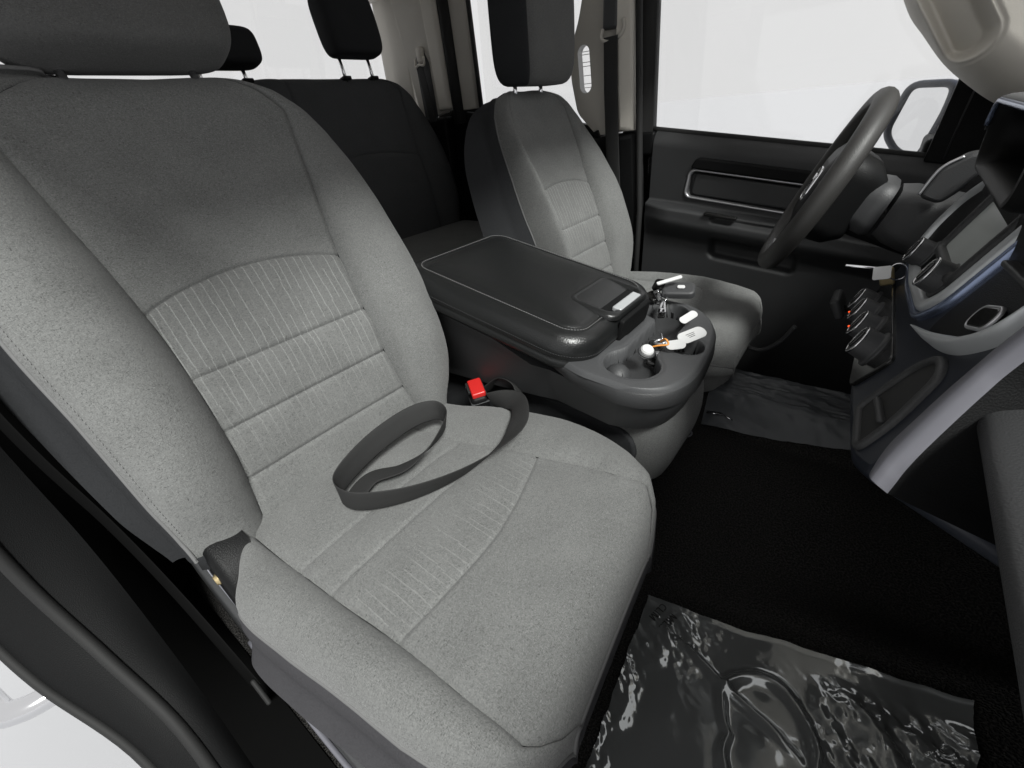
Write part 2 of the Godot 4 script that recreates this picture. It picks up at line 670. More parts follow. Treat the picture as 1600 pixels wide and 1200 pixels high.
func headrest(root: Node3D, xf: Transform3D, w: float, h: float, t: float, cloth: Material, post_drop: float, gap := 0.055, square := false) -> void:
	var st := begin()
	var rings := []
	var rows := 22
	for i in rows + 1:
		var v := float(i) / rows
		var y := h * (0.5 - 0.5 * cos(PI * v))
		var round_ := pow(1.0 - pow(absf(2 * y / h - 1), 5.0), 0.3)
		var wide := w / 2 * (0.93 + 0.07 * sin(PI * v)) * lerpf(0.72, 1.0, round_)
		var deep := t / 2 * lerpf(0.3, 1.0, round_)
		var r := PackedVector3Array()
		for k in 40:
			var a := TAU * k / 40
			var x := wide * signf(cos(a)) * pow(absf(cos(a)), 0.22 if square else 0.42)
			var z := deep * signf(sin(a)) * pow(absf(sin(a)), 0.3 if square else 0.55)
			r.append(Vector3(x, y, z + 0.02 * sin(PI * v) * t - 0.22 * (y - h / 2) * t))
		rings.append(r)
	if square:      # the flank towards the middle of the cab is coloured dark for shade
		var flank := begin()
		var rest := begin()
		for i in rings.size() - 1:
			for k in 40:
				var kk := (k + 1) % 40
				quad(flank if k >= 16 and k < 24 else rest, rings[i][k], rings[i][kk], rings[i + 1][kk], rings[i + 1][k])
		fan(rest, rings[0]); fan(rest, rings[-1], true)
		put("headrest_cushion", done(rest), cloth, root, xf)
		put("shaded_headrest_flank", done(flank), M.dark_fabric, root, xf)
	else:
		put("headrest_cushion", loft(rings, true, true, true), cloth, root, xf)
	for s in [-1, 1]:
		var x: float = s * w * 0.27
		put("headrest_post", tube(PackedVector3Array([Vector3(x, -post_drop, -0.022), Vector3(x, 0.03, -0.022)]), 0.006, 10), M.chrome, root, xf)
		put("post_sleeve", box(Vector3(0.034, 0.012, 0.03), 0.004, Transform3D(Basis(), Vector3(x, -gap, -0.022))), M.plastic_black, root, xf)

func passenger_seat() -> void:
	var zc := 0.445
	var root := thing("passenger_seat", "near grey cloth bucket seat with lined insert and a belt looped on its cushion", "car seat", Vector3(0, 0, zc))
	# backrest: q runs to the middle of the cab
	var a := deg_to_rad(21.0)
	var t := Vector3(-sin(a), cos(a), 0)
	var nn := Vector3(cos(a), sin(a), 0)
	var xf := xf_of(Vector3(0, 0, -1), t, nn, Vector3.ZERO)
	var hw := [Vector2(-0.05, 0.235), Vector2(0.0, 0.25), Vector2(0.04, 0.272), Vector2(0.09, 0.29), Vector2(0.16, 0.299), Vector2(0.24, 0.302), Vector2(0.33, 0.300), Vector2(0.42, 0.294), Vector2(0.50, 0.284), Vector2(0.555, 0.266), Vector2(0.595, 0.242), Vector2(0.63, 0.205), Vector2(0.652, 0.16), Vector2(0.665, 0.11), Vector2(0.672, 0.05)]
	var ho := [Vector2(-0.05, 0.268), Vector2(0.0, 0.270), Vector2(0.1, 0.276), Vector2(0.24, 0.284), Vector2(0.35, 0.293), Vector2(0.44, 0.294), Vector2(0.50, 0.284), Vector2(0.555, 0.27), Vector2(0.6, 0.258), Vector2(0.635, 0.238), Vector2(0.653, 0.21), Vector2(0.664, 0.16), Vector2(0.67, 0.05)]
	var sw := [Vector2(-0.05, 0.178), Vector2(0.0, 0.168), Vector2(0.1, 0.155), Vector2(0.2, 0.152), Vector2(0.3, 0.153), Vector2(0.4, 0.163), Vector2(0.5, 0.178), Vector2(0.6, 0.192), Vector2(0.64, 0.2)]
	var c := {
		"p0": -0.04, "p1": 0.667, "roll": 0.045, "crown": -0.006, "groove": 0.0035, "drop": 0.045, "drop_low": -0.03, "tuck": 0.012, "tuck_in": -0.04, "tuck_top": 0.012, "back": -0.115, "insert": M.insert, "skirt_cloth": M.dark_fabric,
		"uv": Rect2(-0.2, -0.05, 0.4, 0.42),
		"seam": func(p: float) -> Vector2:
			var e := ramp(hw, p)
			var s := minf(ramp(sw, p), e * 0.8)
			return Vector2(-s, s),
		"edge": func(p: float) -> Vector2: return Vector2(-ramp(ho, p), ramp(hw, p)),
		"bump": func(p: float) -> float: return 0.058 * smoothstep(-0.12, 0.14, p) * smoothstep(0.66, 0.26, p) + 0.006,
		"base": func(p: float) -> float: return 0.012 * bell(p - 0.2, 0.14) - 0.01 * smoothstep(0.4, 0.64, p),
		"warp": func(q: float, p: float) -> float: return p + 0.05 * smoothstep(-0.19, -0.27, q) * smoothstep(0.14, -0.04, p),
		"bands": [
			func(_a: float) -> float: return 0.068,
			func(_a: float) -> float: return 0.150,
			func(_a: float) -> float: return 0.237,
			func(b: float) -> float: return 0.341 + 0.028 * (1 - b * b),
			func(_a: float) -> float: return 0.667],
	}
	make_pad(root, "backrest", c, xf)
	put("lower_flap", sheet(even(24, 0.05, 1.0), even(6), func(b: float, v: float) -> Vector3:
		return pad_bolster(c, -1, b, c.p0) + Vector3(0, 0.006 - 0.034 * v * (0.7 + 0.3 * sin(PI * b)), 0.003 - 0.016 * v * v), true), M.dark_fabric, root, xf)
	# top stitching beside the outer edge of the near bolster
	var sp := PackedVector3Array()
	for p in even(120, 0.02, 0.56):
		sp.append(pad_bolster(c, -1, 0.90, p) + Vector3(0, 0, 0.0006))
	put("stitching", stitches(sp), M.thread, root, xf)
	headrest(root, xf * Transform3D(Basis(), Vector3(0.0, 0.668, -0.012)), 0.305, 0.24, 0.125, M.shaded_headrest_fabric, 0.05, 0.05)
	# cushion: q runs outwards
	var cx := xf_of(Vector3(0, 0, 1), Vector3(1, 0, 0), Vector3(0, 1, 0), Vector3(0, 0, 0))
	var e0 := [Vector2(-0.06, -0.235), Vector2(0.05, -0.255), Vector2(0.11, -0.285), Vector2(0.18, -0.306), Vector2(0.26, -0.318), Vector2(0.34, -0.315), Vector2(0.41, -0.297), Vector2(0.46, -0.262), Vector2(0.485, -0.222), Vector2(0.495, -0.18), Vector2(0.5, -0.15)]
	var e1 := [Vector2(-0.06, 0.22), Vector2(0.02, 0.224), Vector2(0.06, 0.244), Vector2(0.1, 0.266), Vector2(0.2, 0.258), Vector2(0.29, 0.245), Vector2(0.38, 0.234), Vector2(0.43, 0.222), Vector2(0.465, 0.202), Vector2(0.485, 0.175), Vector2(0.495, 0.15), Vector2(0.5, 0.12)]
	var s0 := [Vector2(-0.06, -0.118), Vector2(0.1, -0.132), Vector2(0.19, -0.155), Vector2(0.28, -0.182), Vector2(0.37, -0.206), Vector2(0.46, -0.222), Vector2(0.5, -0.22)]
	var s1 := [Vector2(-0.06, 0.195), Vector2(0.06, 0.194), Vector2(0.23, 0.184), Vector2(0.33, 0.174), Vector2(0.42, 0.17), Vector2(0.49, 0.165), Vector2(0.5, 0.16)]
	var cc := {
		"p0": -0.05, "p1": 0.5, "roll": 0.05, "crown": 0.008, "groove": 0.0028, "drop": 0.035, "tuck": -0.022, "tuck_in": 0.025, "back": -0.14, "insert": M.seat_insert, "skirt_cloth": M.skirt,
		"uv": Rect2(-0.22, -0.06, 0.44, 0.46),
		"seam": func(p: float) -> Vector2:
			return Vector2(maxf(ramp(s0, p), ramp(e0, p) * 0.88), minf(ramp(s1, p), ramp(e1, p) * 0.88)),
		"edge": func(p: float) -> Vector2: return Vector2(ramp(e0, p), ramp(e1, p)),
		"bump": func(p: float) -> float: return 0.011 * smoothstep(0.53, 0.3, p) + 0.003,
		"base": func(p: float) -> float: return 0.006 * sin(PI * clampf(p / 0.5, 0, 1)),
		"warp": func(q: float, p: float) -> float: return p + 0.035 * (p / 0.5) * (p / 0.5) * clampf((q + 0.22) / 0.34, -0.3, 1.0) * maxf(p, 0.0) / 0.5,
		"bands": [
			func(_b: float) -> float: return 0.142,
			func(_b: float) -> float: return 0.210,
			func(b: float) -> float: return 0.335 - 0.052 * pow(clampf((0.35 - b) / 1.35, 0, 1), 1.6) - 0.012 * maxf(b, 0.0),
			func(_b: float) -> float: return 0.5],
	}
	make_pad(root, "cushion", cc, cx)
	# seat base: shield along the door side, box underneath, recliner cover, tag
	var outer := PackedVector2Array([Vector2(-0.16, -0.06), Vector2(-0.1, -0.05), Vector2(0.1, -0.125), Vector2(0.32, -0.13), Vector2(0.46, -0.12), Vector2(0.485, -0.15), Vector2(0.44, -0.235), Vector2(0.30, -0.262), Vector2(0.0, -0.265), Vector2(-0.14, -0.24), Vector2(-0.18, -0.14)])
	outer.reverse()
	put("side_shield", slab(outer, 0.03, 0.008), M.plastic_grey, root, turned(Vector3(0, -0.01, 0.238)))
	put("shield_trim", tube(curve([Vector3(0.0, -0.2, 0.27), Vector3(0.2, -0.222, 0.272), Vector3(0.36, -0.215, 0.27), Vector3(0.45, -0.17, 0.266)], 24), 0.004, 8), M.silver_paint, root)
	put("seat_base", span(Vector3(-0.1, -0.33, -0.2), Vector3(0.42, -0.125, 0.2), 0.02), M.plastic_black, root)
	put("recliner_cover", slab(PackedVector2Array([Vector2(-0.15, -0.15), Vector2(0.05, -0.15), Vector2(0.10, -0.10), Vector2(0.07, -0.03), Vector2(0.02, 0.03), Vector2(-0.09, 0.05), Vector2(-0.18, 0.0)]), 0.055, 0.014), M.plastic_black, root, turned(Vector3(0, 0, 0.205)))
	put("recliner_seam", tube(PackedVector3Array([Vector3(-0.075, 0.03, 0.258), Vector3(-0.02, -0.045, 0.2612), Vector3(0.04, -0.13, 0.258)]), 0.0012, 6), M.silver_paint, root)
	put("recliner_bolt", lathe([Vector2(0.0, 0.004), Vector2(0.007, 0.004), Vector2(0.009, 0.0), Vector2(0.009, -0.004)], 12), M.brass, root, xf_of(Vector3(1, 0, 0), Vector3(0, 0, 1), Vector3(0, -1, 0), Vector3(0.03, -0.02, 0.2605)))
	put("adjuster_bar", tube(curve([Vector3(0.44, -0.17, -0.02), Vector3(0.475, -0.175, 0.0), Vector3(0.485, -0.18, 0.04), Vector3(0.46, -0.19, 0.07)], 16), 0.006, 8), M.plastic_black, root)

func driver_seat() -> void:
	var zc := -0.49
	var root := thing("driver_seat", "far grey cloth bucket seat behind the steering wheel with a dark inner side", "car seat", Vector3(0, 0, zc))
	var a := deg_to_rad(21.0)
	var xf := xf_of(Vector3(0, 0, -1), Vector3(-sin(a), cos(a), 0), Vector3(cos(a), sin(a), 0), Vector3.ZERO)
	var hw := [Vector2(-0.05, 0.22), Vector2(0.03, 0.25), Vector2(0.1, 0.275), Vector2(0.2, 0.283), Vector2(0.3, 0.28), Vector2(0.4, 0.27), Vector2(0.47, 0.255), Vector2(0.525, 0.237), Vector2(0.57, 0.21), Vector2(0.602, 0.17), Vector2(0.622, 0.115), Vector2(0.63, 0.05)]
	var sw := [Vector2(-0.05, 0.14), Vector2(0.1, 0.14), Vector2(0.3, 0.15), Vector2(0.5, 0.168), Vector2(0.6, 0.175)]
	var c := {
		"p0": -0.04, "p1": 0.63, "roll": 0.045, "crown": -0.004, "groove": 0.003, "drop": 0.035, "tuck": -0.01, "tuck_in": -0.095, "tuck_top": -0.01, "back": -0.12, "insert": M.insert,
		"uv": Rect2(-0.2, -0.05, 0.4, 0.42), "skirt_cloth": M.dark_fabric, "bead": 0.002,
		"seam": func(p: float) -> Vector2:
			var s := minf(ramp(sw, p), ramp(hw, p) * 0.8)
			return Vector2(-minf(s, ramp(hw, p) * 0.63 * 0.86), s),
		"edge": func(p: float) -> Vector2: return Vector2(-ramp(hw, p) * 0.63, ramp(hw, p)),
		"bump": func(p: float) -> float: return 0.055 * smoothstep(-0.12, 0.14, p) * smoothstep(0.64, 0.26, p) + 0.006,
		"base": func(p: float) -> float: return 0.012 * bell(p - 0.2, 0.14) - 0.01 * smoothstep(0.4, 0.6, p),
		"warp": func(_q: float, p: float) -> float: return p,
		"bands": [
			func(_a: float) -> float: return 0.06,
			func(_a: float) -> float: return 0.14,
			func(_a: float) -> float: return 0.225,
			func(b: float) -> float: return 0.33 + 0.024 * (1 - b * b),
			func(_a: float) -> float: return 0.63],
	}
	make_pad(root, "backrest", c, xf, 0.6)
	headrest(root, xf * Transform3D(Basis(Vector3.RIGHT, deg_to_rad(22)), Vector3(0.022, 0.62, 0.0)), 0.235, 0.27, 0.14, M.shaded_headrest_fabric, 0.05, 0.055, true)
	var cx := xf_of(Vector3(0, 0, 1), Vector3(1, 0, 0), Vector3(0, 1, 0), Vector3(0, 0, 0))
	var e := [Vector2(-0.06, 0.23), Vector2(0.1, 0.25), Vector2(0.25, 0.26), Vector2(0.36, 0.25), Vector2(0.41, 0.235), Vector2(0.44, 0.205), Vector2(0.455, 0.17), Vector2(0.46, 0.14)]
	var cc := {
		"p0": -0.05, "p1": 0.46, "roll": 0.05, "crown": 0.006, "groove": 0.0028, "drop": 0.03, "tuck": 0.01, "back": -0.12, "insert": M.seat_insert,
		"uv": Rect2(-0.22, -0.06, 0.44, 0.46), "bead": 0.002,
		"seam": func(p: float) -> Vector2:
			var s := minf(0.175, ramp(e, p) * 0.85)
			return Vector2(-s, s),
		"edge": func(p: float) -> Vector2: return Vector2(-ramp(e, p), ramp(e, p)),
		"bump": func(p: float) -> float: return 0.02 * smoothstep(0.5, 0.25, p) + 0.005,
		"base": func(p: float) -> float: return 0.008 * sin(PI * clampf(p / 0.46, 0, 1)),
		"warp": func(_q: float, p: float) -> float: return p,
		"bands": [
			func(_b: float) -> float: return 0.13,
			func(_b: float) -> float: return 0.2,
			func(b: float) -> float: return 0.31 - 0.04 * b * b,
			func(_b: float) -> float: return 0.46],
	}
	make_pad(root, "cushion", cc, cx, 0.6)
	put("seat_base", span(Vector3(-0.12, -0.34, -0.22), Vector3(0.40, -0.1, 0.22), 0.03), M.plastic_black, root)

func rear_bench() -> void:
	var root := thing("rear_bench_seat", "rear bench seat behind the two front seats with shade painted into its backrest cloth", "bench seat", Vector3(-0.88, 0.05, 0))
	var a := deg_to_rad(12.0)
	var spots := [[-0.45, 0.372, 0.645, 1.0], [0.35, 0.42, 0.645, -1.0]]
	for s in spots:
		var w: float = s[1]
		var xf := xf_of(Vector3(0, 0, -1), Vector3(-sin(a), cos(a), 0), Vector3(cos(a), sin(a), 0), Vector3(0.04, 0, s[0]))
		var top: float = s[2]
		var hw := [Vector2(-0.05, w - 0.1), Vector2(0.05, w - 0.05), Vector2(0.16, w - 0.01), Vector2(0.3, w), Vector2(0.42, w - 0.02), Vector2(0.52, w - 0.06), Vector2(0.58, w - 0.10), Vector2(0.62, w - 0.15), Vector2(0.64, w - 0.2), Vector2(0.645, w - 0.24)]
		var c := {
			"p0": -0.04, "p1": top, "roll": 0.04, "crown": -0.004, "groove": 0.003, "drop": 0.03, "tuck": 0.0, "back": -0.1, "insert": M.shaded_rear_fabric, "cloth": M.shaded_rear_fabric, "skirt_cloth": M.dark_fabric,
			"uv": Rect2(-0.2, -0.05, 0.4, 0.42), "bead": 0.002,
			"seam": func(p: float) -> Vector2:
				var q := minf(w - 0.16, ramp(hw, p) * 0.82)
				return Vector2(-(w - 0.12), q) if s[3] > 0 else Vector2(-q, w - 0.12),
			"edge": func(p: float) -> Vector2:
				var inner := w - 0.03 * smoothstep(0.59, 0.645, p)
				return Vector2(-inner, ramp(hw, p)) if s[3] > 0 else Vector2(-ramp(hw, p), inner),
			"bump": func(p: float) -> float: return 0.03 * smoothstep(0.66, 0.26, p) + 0.006,
			"base": func(p: float) -> float: return 0.01 * bell(p - 0.2, 0.14),
			"warp": func(_q: float, p: float) -> float: return p,
			"bands": [func(b: float) -> float: return 0.36 + 0.03 * (1 - b * b), func(_b: float) -> float: return 0.645],
		}
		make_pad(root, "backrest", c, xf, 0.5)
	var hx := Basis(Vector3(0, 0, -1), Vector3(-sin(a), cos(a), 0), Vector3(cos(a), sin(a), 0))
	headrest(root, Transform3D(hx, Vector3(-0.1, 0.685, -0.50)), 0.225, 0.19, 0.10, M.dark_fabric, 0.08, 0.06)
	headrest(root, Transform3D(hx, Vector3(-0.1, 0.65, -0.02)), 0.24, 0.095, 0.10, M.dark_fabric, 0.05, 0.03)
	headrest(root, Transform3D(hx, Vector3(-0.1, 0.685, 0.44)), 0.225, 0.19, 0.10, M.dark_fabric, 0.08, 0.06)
	var cush := box(Vector3(0.46, 0.16, 0.78), 0.05, turned(Vector3(0.25, 0.0, -0.42)), 4)
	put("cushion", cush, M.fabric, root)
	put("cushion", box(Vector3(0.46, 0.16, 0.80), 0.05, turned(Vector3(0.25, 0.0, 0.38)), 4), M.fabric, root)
	put("bench_base", span(Vector3(0.06, -0.4, -0.78), Vector3(0.42, -0.15, 0.76), 0.02), M.plastic_black, root)

# ---------------------------------------------------------------- centre console
func tray_front(z: float) -> float:
	var k := clampf((z + 0.015) / 0.19, -1, 1)
	return 0.472 + 0.02 * k - 0.135 * (1.0 - pow(1.0 - pow(absf(k), 3.2), 1.0 / 2.4))

func tray_y(x: float) -> float:
	return 0.160 - 0.07 * x

func centre_console() -> void:
	var root := thing("centre_console", "black fold-down centre console with padded leather lid and cup holders", "console", Vector3(0, 0, 0))
	var k := atan(0.2)
	var tilt := Transform3D(Basis(Vector3(cos(k), -sin(k), 0), Vector3(sin(k), cos(k), 0), Vector3(0, 0, 1)), Vector3(0, 0.244, 0.004))
	# lid
	var lx0 := -0.125
	var lx1 := 0.325
	var hx := (lx1 - lx0) / 2
	var mid := Vector2((lx0 + lx1) / 2, 0.0)
	var out := PackedVector2Array()
	for p in rrect(hx, 0.168, 0.062, 12):
		var q := p + mid
		q.x += 0.012 * (1.0 - pow(q.y / 0.168, 2.0)) * smoothstep(0.2, 0.33, q.x)
		out.append(q)
	var prof := [[0.022, -0.07], [0.008, -0.068], [0.0, -0.058], [0.0, -0.048], [0.003, -0.0445], [0.0, -0.041], [0.0, -0.026], [0.005, -0.013], [0.013, -0.004], [0.024, 0.0], [0.033, 0.0012], [0.0355, -0.0012], [0.038, 0.0015], [0.05, 0.005], [0.075, 0.0085], [0.1, 0.010], [0.125, 0.0105]]
	var rings := []
	for e in prof:
		var r := PackedVector3Array()
		for p in inset(out, minf(e[0], 0.055)):
			var q := p
			if e[0] > 0.055:
				q = mid.lerp(p, 1.0 - (e[0] - 0.055) / 0.11)
			# hollow for the latch at the front of the lid
			var dd := sdr(q, Vector2(0.29, 0.0), Vector2(0.062, 0.062), 0.02)
			r.append(Vector3(q.x, e[1] - 0.0 * dd, q.y))
		rings.append(r)
	put("lid", loft(rings, true, true, false), M.leather, root, tilt)
	var sp := PackedVector3Array()
	for p in inset(out, 0.0305):
		sp.append(Vector3(p.x, 0.0020, p.y))
	sp.append(sp[0])
	put("lid_stitching", stitches(sp, 0.0055, 0.0036, 0.0005), M.mark, root, tilt)
	var sp2 := PackedVector3Array()
	for p in inset(out, -0.0008):
		sp2.append(Vector3(p.x, -0.034, p.y))
	sp2.append(sp2[0])
	put("edge_stitching", stitches(sp2, 0.005, 0.003, 0.0006), M.plastic_grey, root, tilt)
	# latch: a raised bezel, a hollow pad and the pale lever
	var lf := Transform3D(Basis(Vector3(0, 0, 1), Vector3(-1, 0, 0), Vector3(0, 1, 0)), Vector3(0.272, 0.0, -0.028))
	put("latch_bezel", frame(rrect(0.079, 0.056, 0.022, 6), rrect(0.060, 0.037, 0.014, 6), 0.011, -0.001), M.leather, root, tilt * lf)
	put("latch_pad", slab(rrect(0.062, 0.039, 0.014, 6), 0.004, 0.002), M.soft_black, root, tilt * lf)
	put("latch_lever", slab(rrect(0.045, 0.0095, 0.003, 3), 0.008, 0.003, 0.002), M.pale_silver, root, tilt * Transform3D(lf.basis, Vector3(0.312, 0.0015, -0.028)))
	put("latch_front", slab(rrect(0.062, 0.03, 0.006, 4), 0.008, 0.003), M.soft_black, root, tilt * Transform3D(Basis(Vector3(0, 0, 1), Vector3(0, -1, 0), Vector3(1, 0, 0)).orthonormalized(), Vector3(0.331, -0.03, -0.028)))
	# tray with the cup holders
	var hole := func(x: float, z: float) -> float:
		var p := Vector2(x, z)
		var d := p.distance_to(Vector2(0.376, 0.098)) - 0.047
		d = minf(d, p.distance_to(Vector2(0.345, -0.142)) - 0.046)
		d = minf(d, p.distance_to(Vector2(0.428, -0.018)) - 0.033)
		var c := sdr(p, Vector2(0.372, -0.02), Vector2(0.026, 0.10), 0.02)
		var h := clampf(0.5 + 0.5 * (d - c) / 0.016, 0, 1)
		return lerpf(d, c, h) - 0.016 * h * (1 - h)
	var tf := func(u: float, v: float) -> Vector3:
		var z := lerpf(-0.204, 0.174, u)
		var x := lerpf(0.222, tray_front(z), v)
		var y := tray_y(x)
		z *= 0.86 + 0.14 * smoothstep(0.222, 0.33, x)
		var d: float = hole.call(x, z)
		y -= 0.085 * smoothstep(0.002, -0.006, d) + 0.0016 * bell(d - 0.004, 0.004)
		var s := sdr(Vector2(x, z), Vector2(0.297, -0.035), Vector2(0.027, 0.052), 0.016)
		y -= 0.022 * smoothstep(0.003, -0.012, s)
		var edge := minf(minf(u, 1 - u) * 0.378, (1 - v) * 0.25)
		y -= 0.009 * pow(clampf(1.0 - edge / 0.009, 0, 1), 2.0)
		return Vector3(x, y, z)
	var us := PackedFloat32Array()
	var vs := PackedFloat32Array()
	for t in even(150):
		us.append(clampf(t - 0.055 * sin(TAU * t), 0, 1))
	for t in even(140):
		vs.append(t)
	var top_st := begin()
	var well_st := begin()
	for j in vs.size() - 1:
		for i in us.size() - 1:
			var q := [tf.call(us[i], vs[j]), tf.call(us[i], vs[j + 1]), tf.call(us[i + 1], vs[j + 1]), tf.call(us[i + 1], vs[j])]
			var cx: Vector3 = (q[0] + q[2]) / 2
			quad(well_st if hole.call(cx.x, cx.z) < -0.0015 else top_st, q[0], q[1], q[2], q[3])
	put("cup_tray", done(top_st), M.plastic_tray, root)
	put("shaded_cup_wells", done(well_st), M.gloss_black, root)  # coloured black to stand in for the shade inside the wells
	# band under the tray rim, then the body
	var rim := func(drop: float, inn: float) -> PackedVector3Array:
		var r := PackedVector3Array()
		var zs := ease_ends(48)
		r.append(Vector3(0.225, tray_y(0.225) - 0.009 - drop * 0.1, -0.175 + inn))
		for t in zs:
			var z := lerpf(-0.204, 0.174, t)
			r.append(Vector3(tray_front(z) - inn, tray_y(tray_front(z)) - 0.009 - drop, z + inn * (1 - 2 * t)))
		r.append(Vector3(0.30, tray_y(0.30) - 0.009 - drop * 0.85, 0.168 - inn))
		r.append(Vector3(0.255, tray_y(0.255) - 0.009 - drop * 0.5, 0.155 - inn))
		r.append(Vector3(0.225, tray_y(0.225) - 0.009 - drop * 0.1, 0.150 - inn))
		return r
	put("tray_rim", loft([rim.call(0.0, 0.0), rim.call(0.004, -0.002), rim.call(0.026, -0.003), rim.call(0.031, 0.001)], false, true, false), M.plastic, root)
	var body := func(k2: float) -> PackedVector3Array:      # k2 0 at the rim, 1 at the bottom
		var r := PackedVector3Array()
		for t in ease_ends(48):
			var z := lerpf(-0.198, 0.168, t)
			var x := tray_front(z / 0.97) - 0.006 - 0.025 * k2 * k2
			r.append(Vector3(x, lerpf(tray_y(x) - 0.036, 0.022, k2), z * (1.0 - 0.22 * k2) + 0.01 * k2))
		for p in [Vector2(0.24, 0.150), Vector2(0.2, 0.154), Vector2(0.05, 0.160), Vector2(-0.14, 0.158), Vector2(-0.14, -0.16), Vector2(0.05, -0.18), Vector2(0.2, -0.195)]:
			var top: float = 0.244 - 0.2 * p.x - 0.06 if p.x < 0.15 else tray_y(p.x) - 0.036
			r.append(Vector3(p.x, lerpf(top, 0.025 - 0.02 * (0.2 - p.x) / 0.34, k2), p.y * (1.0 - 0.22 * k2) + 0.01 * k2))
		return r
	var bs := []
	for t in even(8):
		bs.append(body.call(t))
	put("console_body", loft(bs, true, true, false), M.plastic, root)
	# the cloth nose of the middle seat underneath
	var nose := func(k3: float) -> PackedVector3Array:
		var r := PackedVector3Array()
		for p in rrect(0.31 - 0.02 * k3 * k3, 0.125 - 0.012 * k3 * k3, 0.07, 8):
			r.append(Vector3(p.x + 0.14 + 0.012 * sin(PI * k3), 0.036 - 0.19 * k3, p.y - 0.03))
		return r
	var ns := []
	for t in even(10):
		ns.append(nose.call(t))
	put("middle_seat_cushion", loft(ns, true, true, false), M.fabric, root)
	put("middle_seat_side", slab(poly3([Vector2(-0.14, 0.02), Vector2(0.3, 0.0), Vector2(0.385, -0.02), Vector2(0.4, -0.07), Vector2(0.37, -0.12), Vector2(-0.14, -0.13)], 0.03), 0.014, 0.005), M.dark_fabric, root, turned(Vector3(0, 0, 0.088)))
	put("middle_seat_base", span(Vector3(-0.12, -0.3, -0.12), Vector3(0.38, -0.15, 0.11), 0.02), M.plastic_black, root)

# ---------------------------------------------------------------- small things on and round the console
func key_shape(root: Node3D, xf: Transform3D, head: Material, name_ := "key") -> void:
	put(name_ + "_head", slab(rrect(0.013, 0.016, 0.007, 5), 0.006, 0.002), head, root, xf)
	var blade := PackedVector2Array([Vector2(-0.0042, -0.015), Vector2(-0.0042, -0.05), Vector2(-0.001, -0.055), Vector2(0.002, -0.05), Vector2(0.0035, -0.046), Vector2(0.0025, -0.041), Vector2(0.0042, -0.037), Vector2(0.003, -0.031), Vector2(0.0042, -0.026), Vector2(0.0042, -0.015)])
	put(name_ + "_blade", slab(blade, 0.0022, 0.0006, 0.002), M.silver, root, xf)

func ring_of(at: Vector3, r: float, deg: Vector3, wire := 0.0013) -> SurfaceTool:
	var p := PackedVector3Array()
	var b := Basis.from_euler(deg * PI / 180)
	for k in 20:
		p.append(at + b * Vector3(cos(TAU * k / 20) * r, 0, sin(TAU * k / 20) * r))
	return tube(p, wire, 6, true)

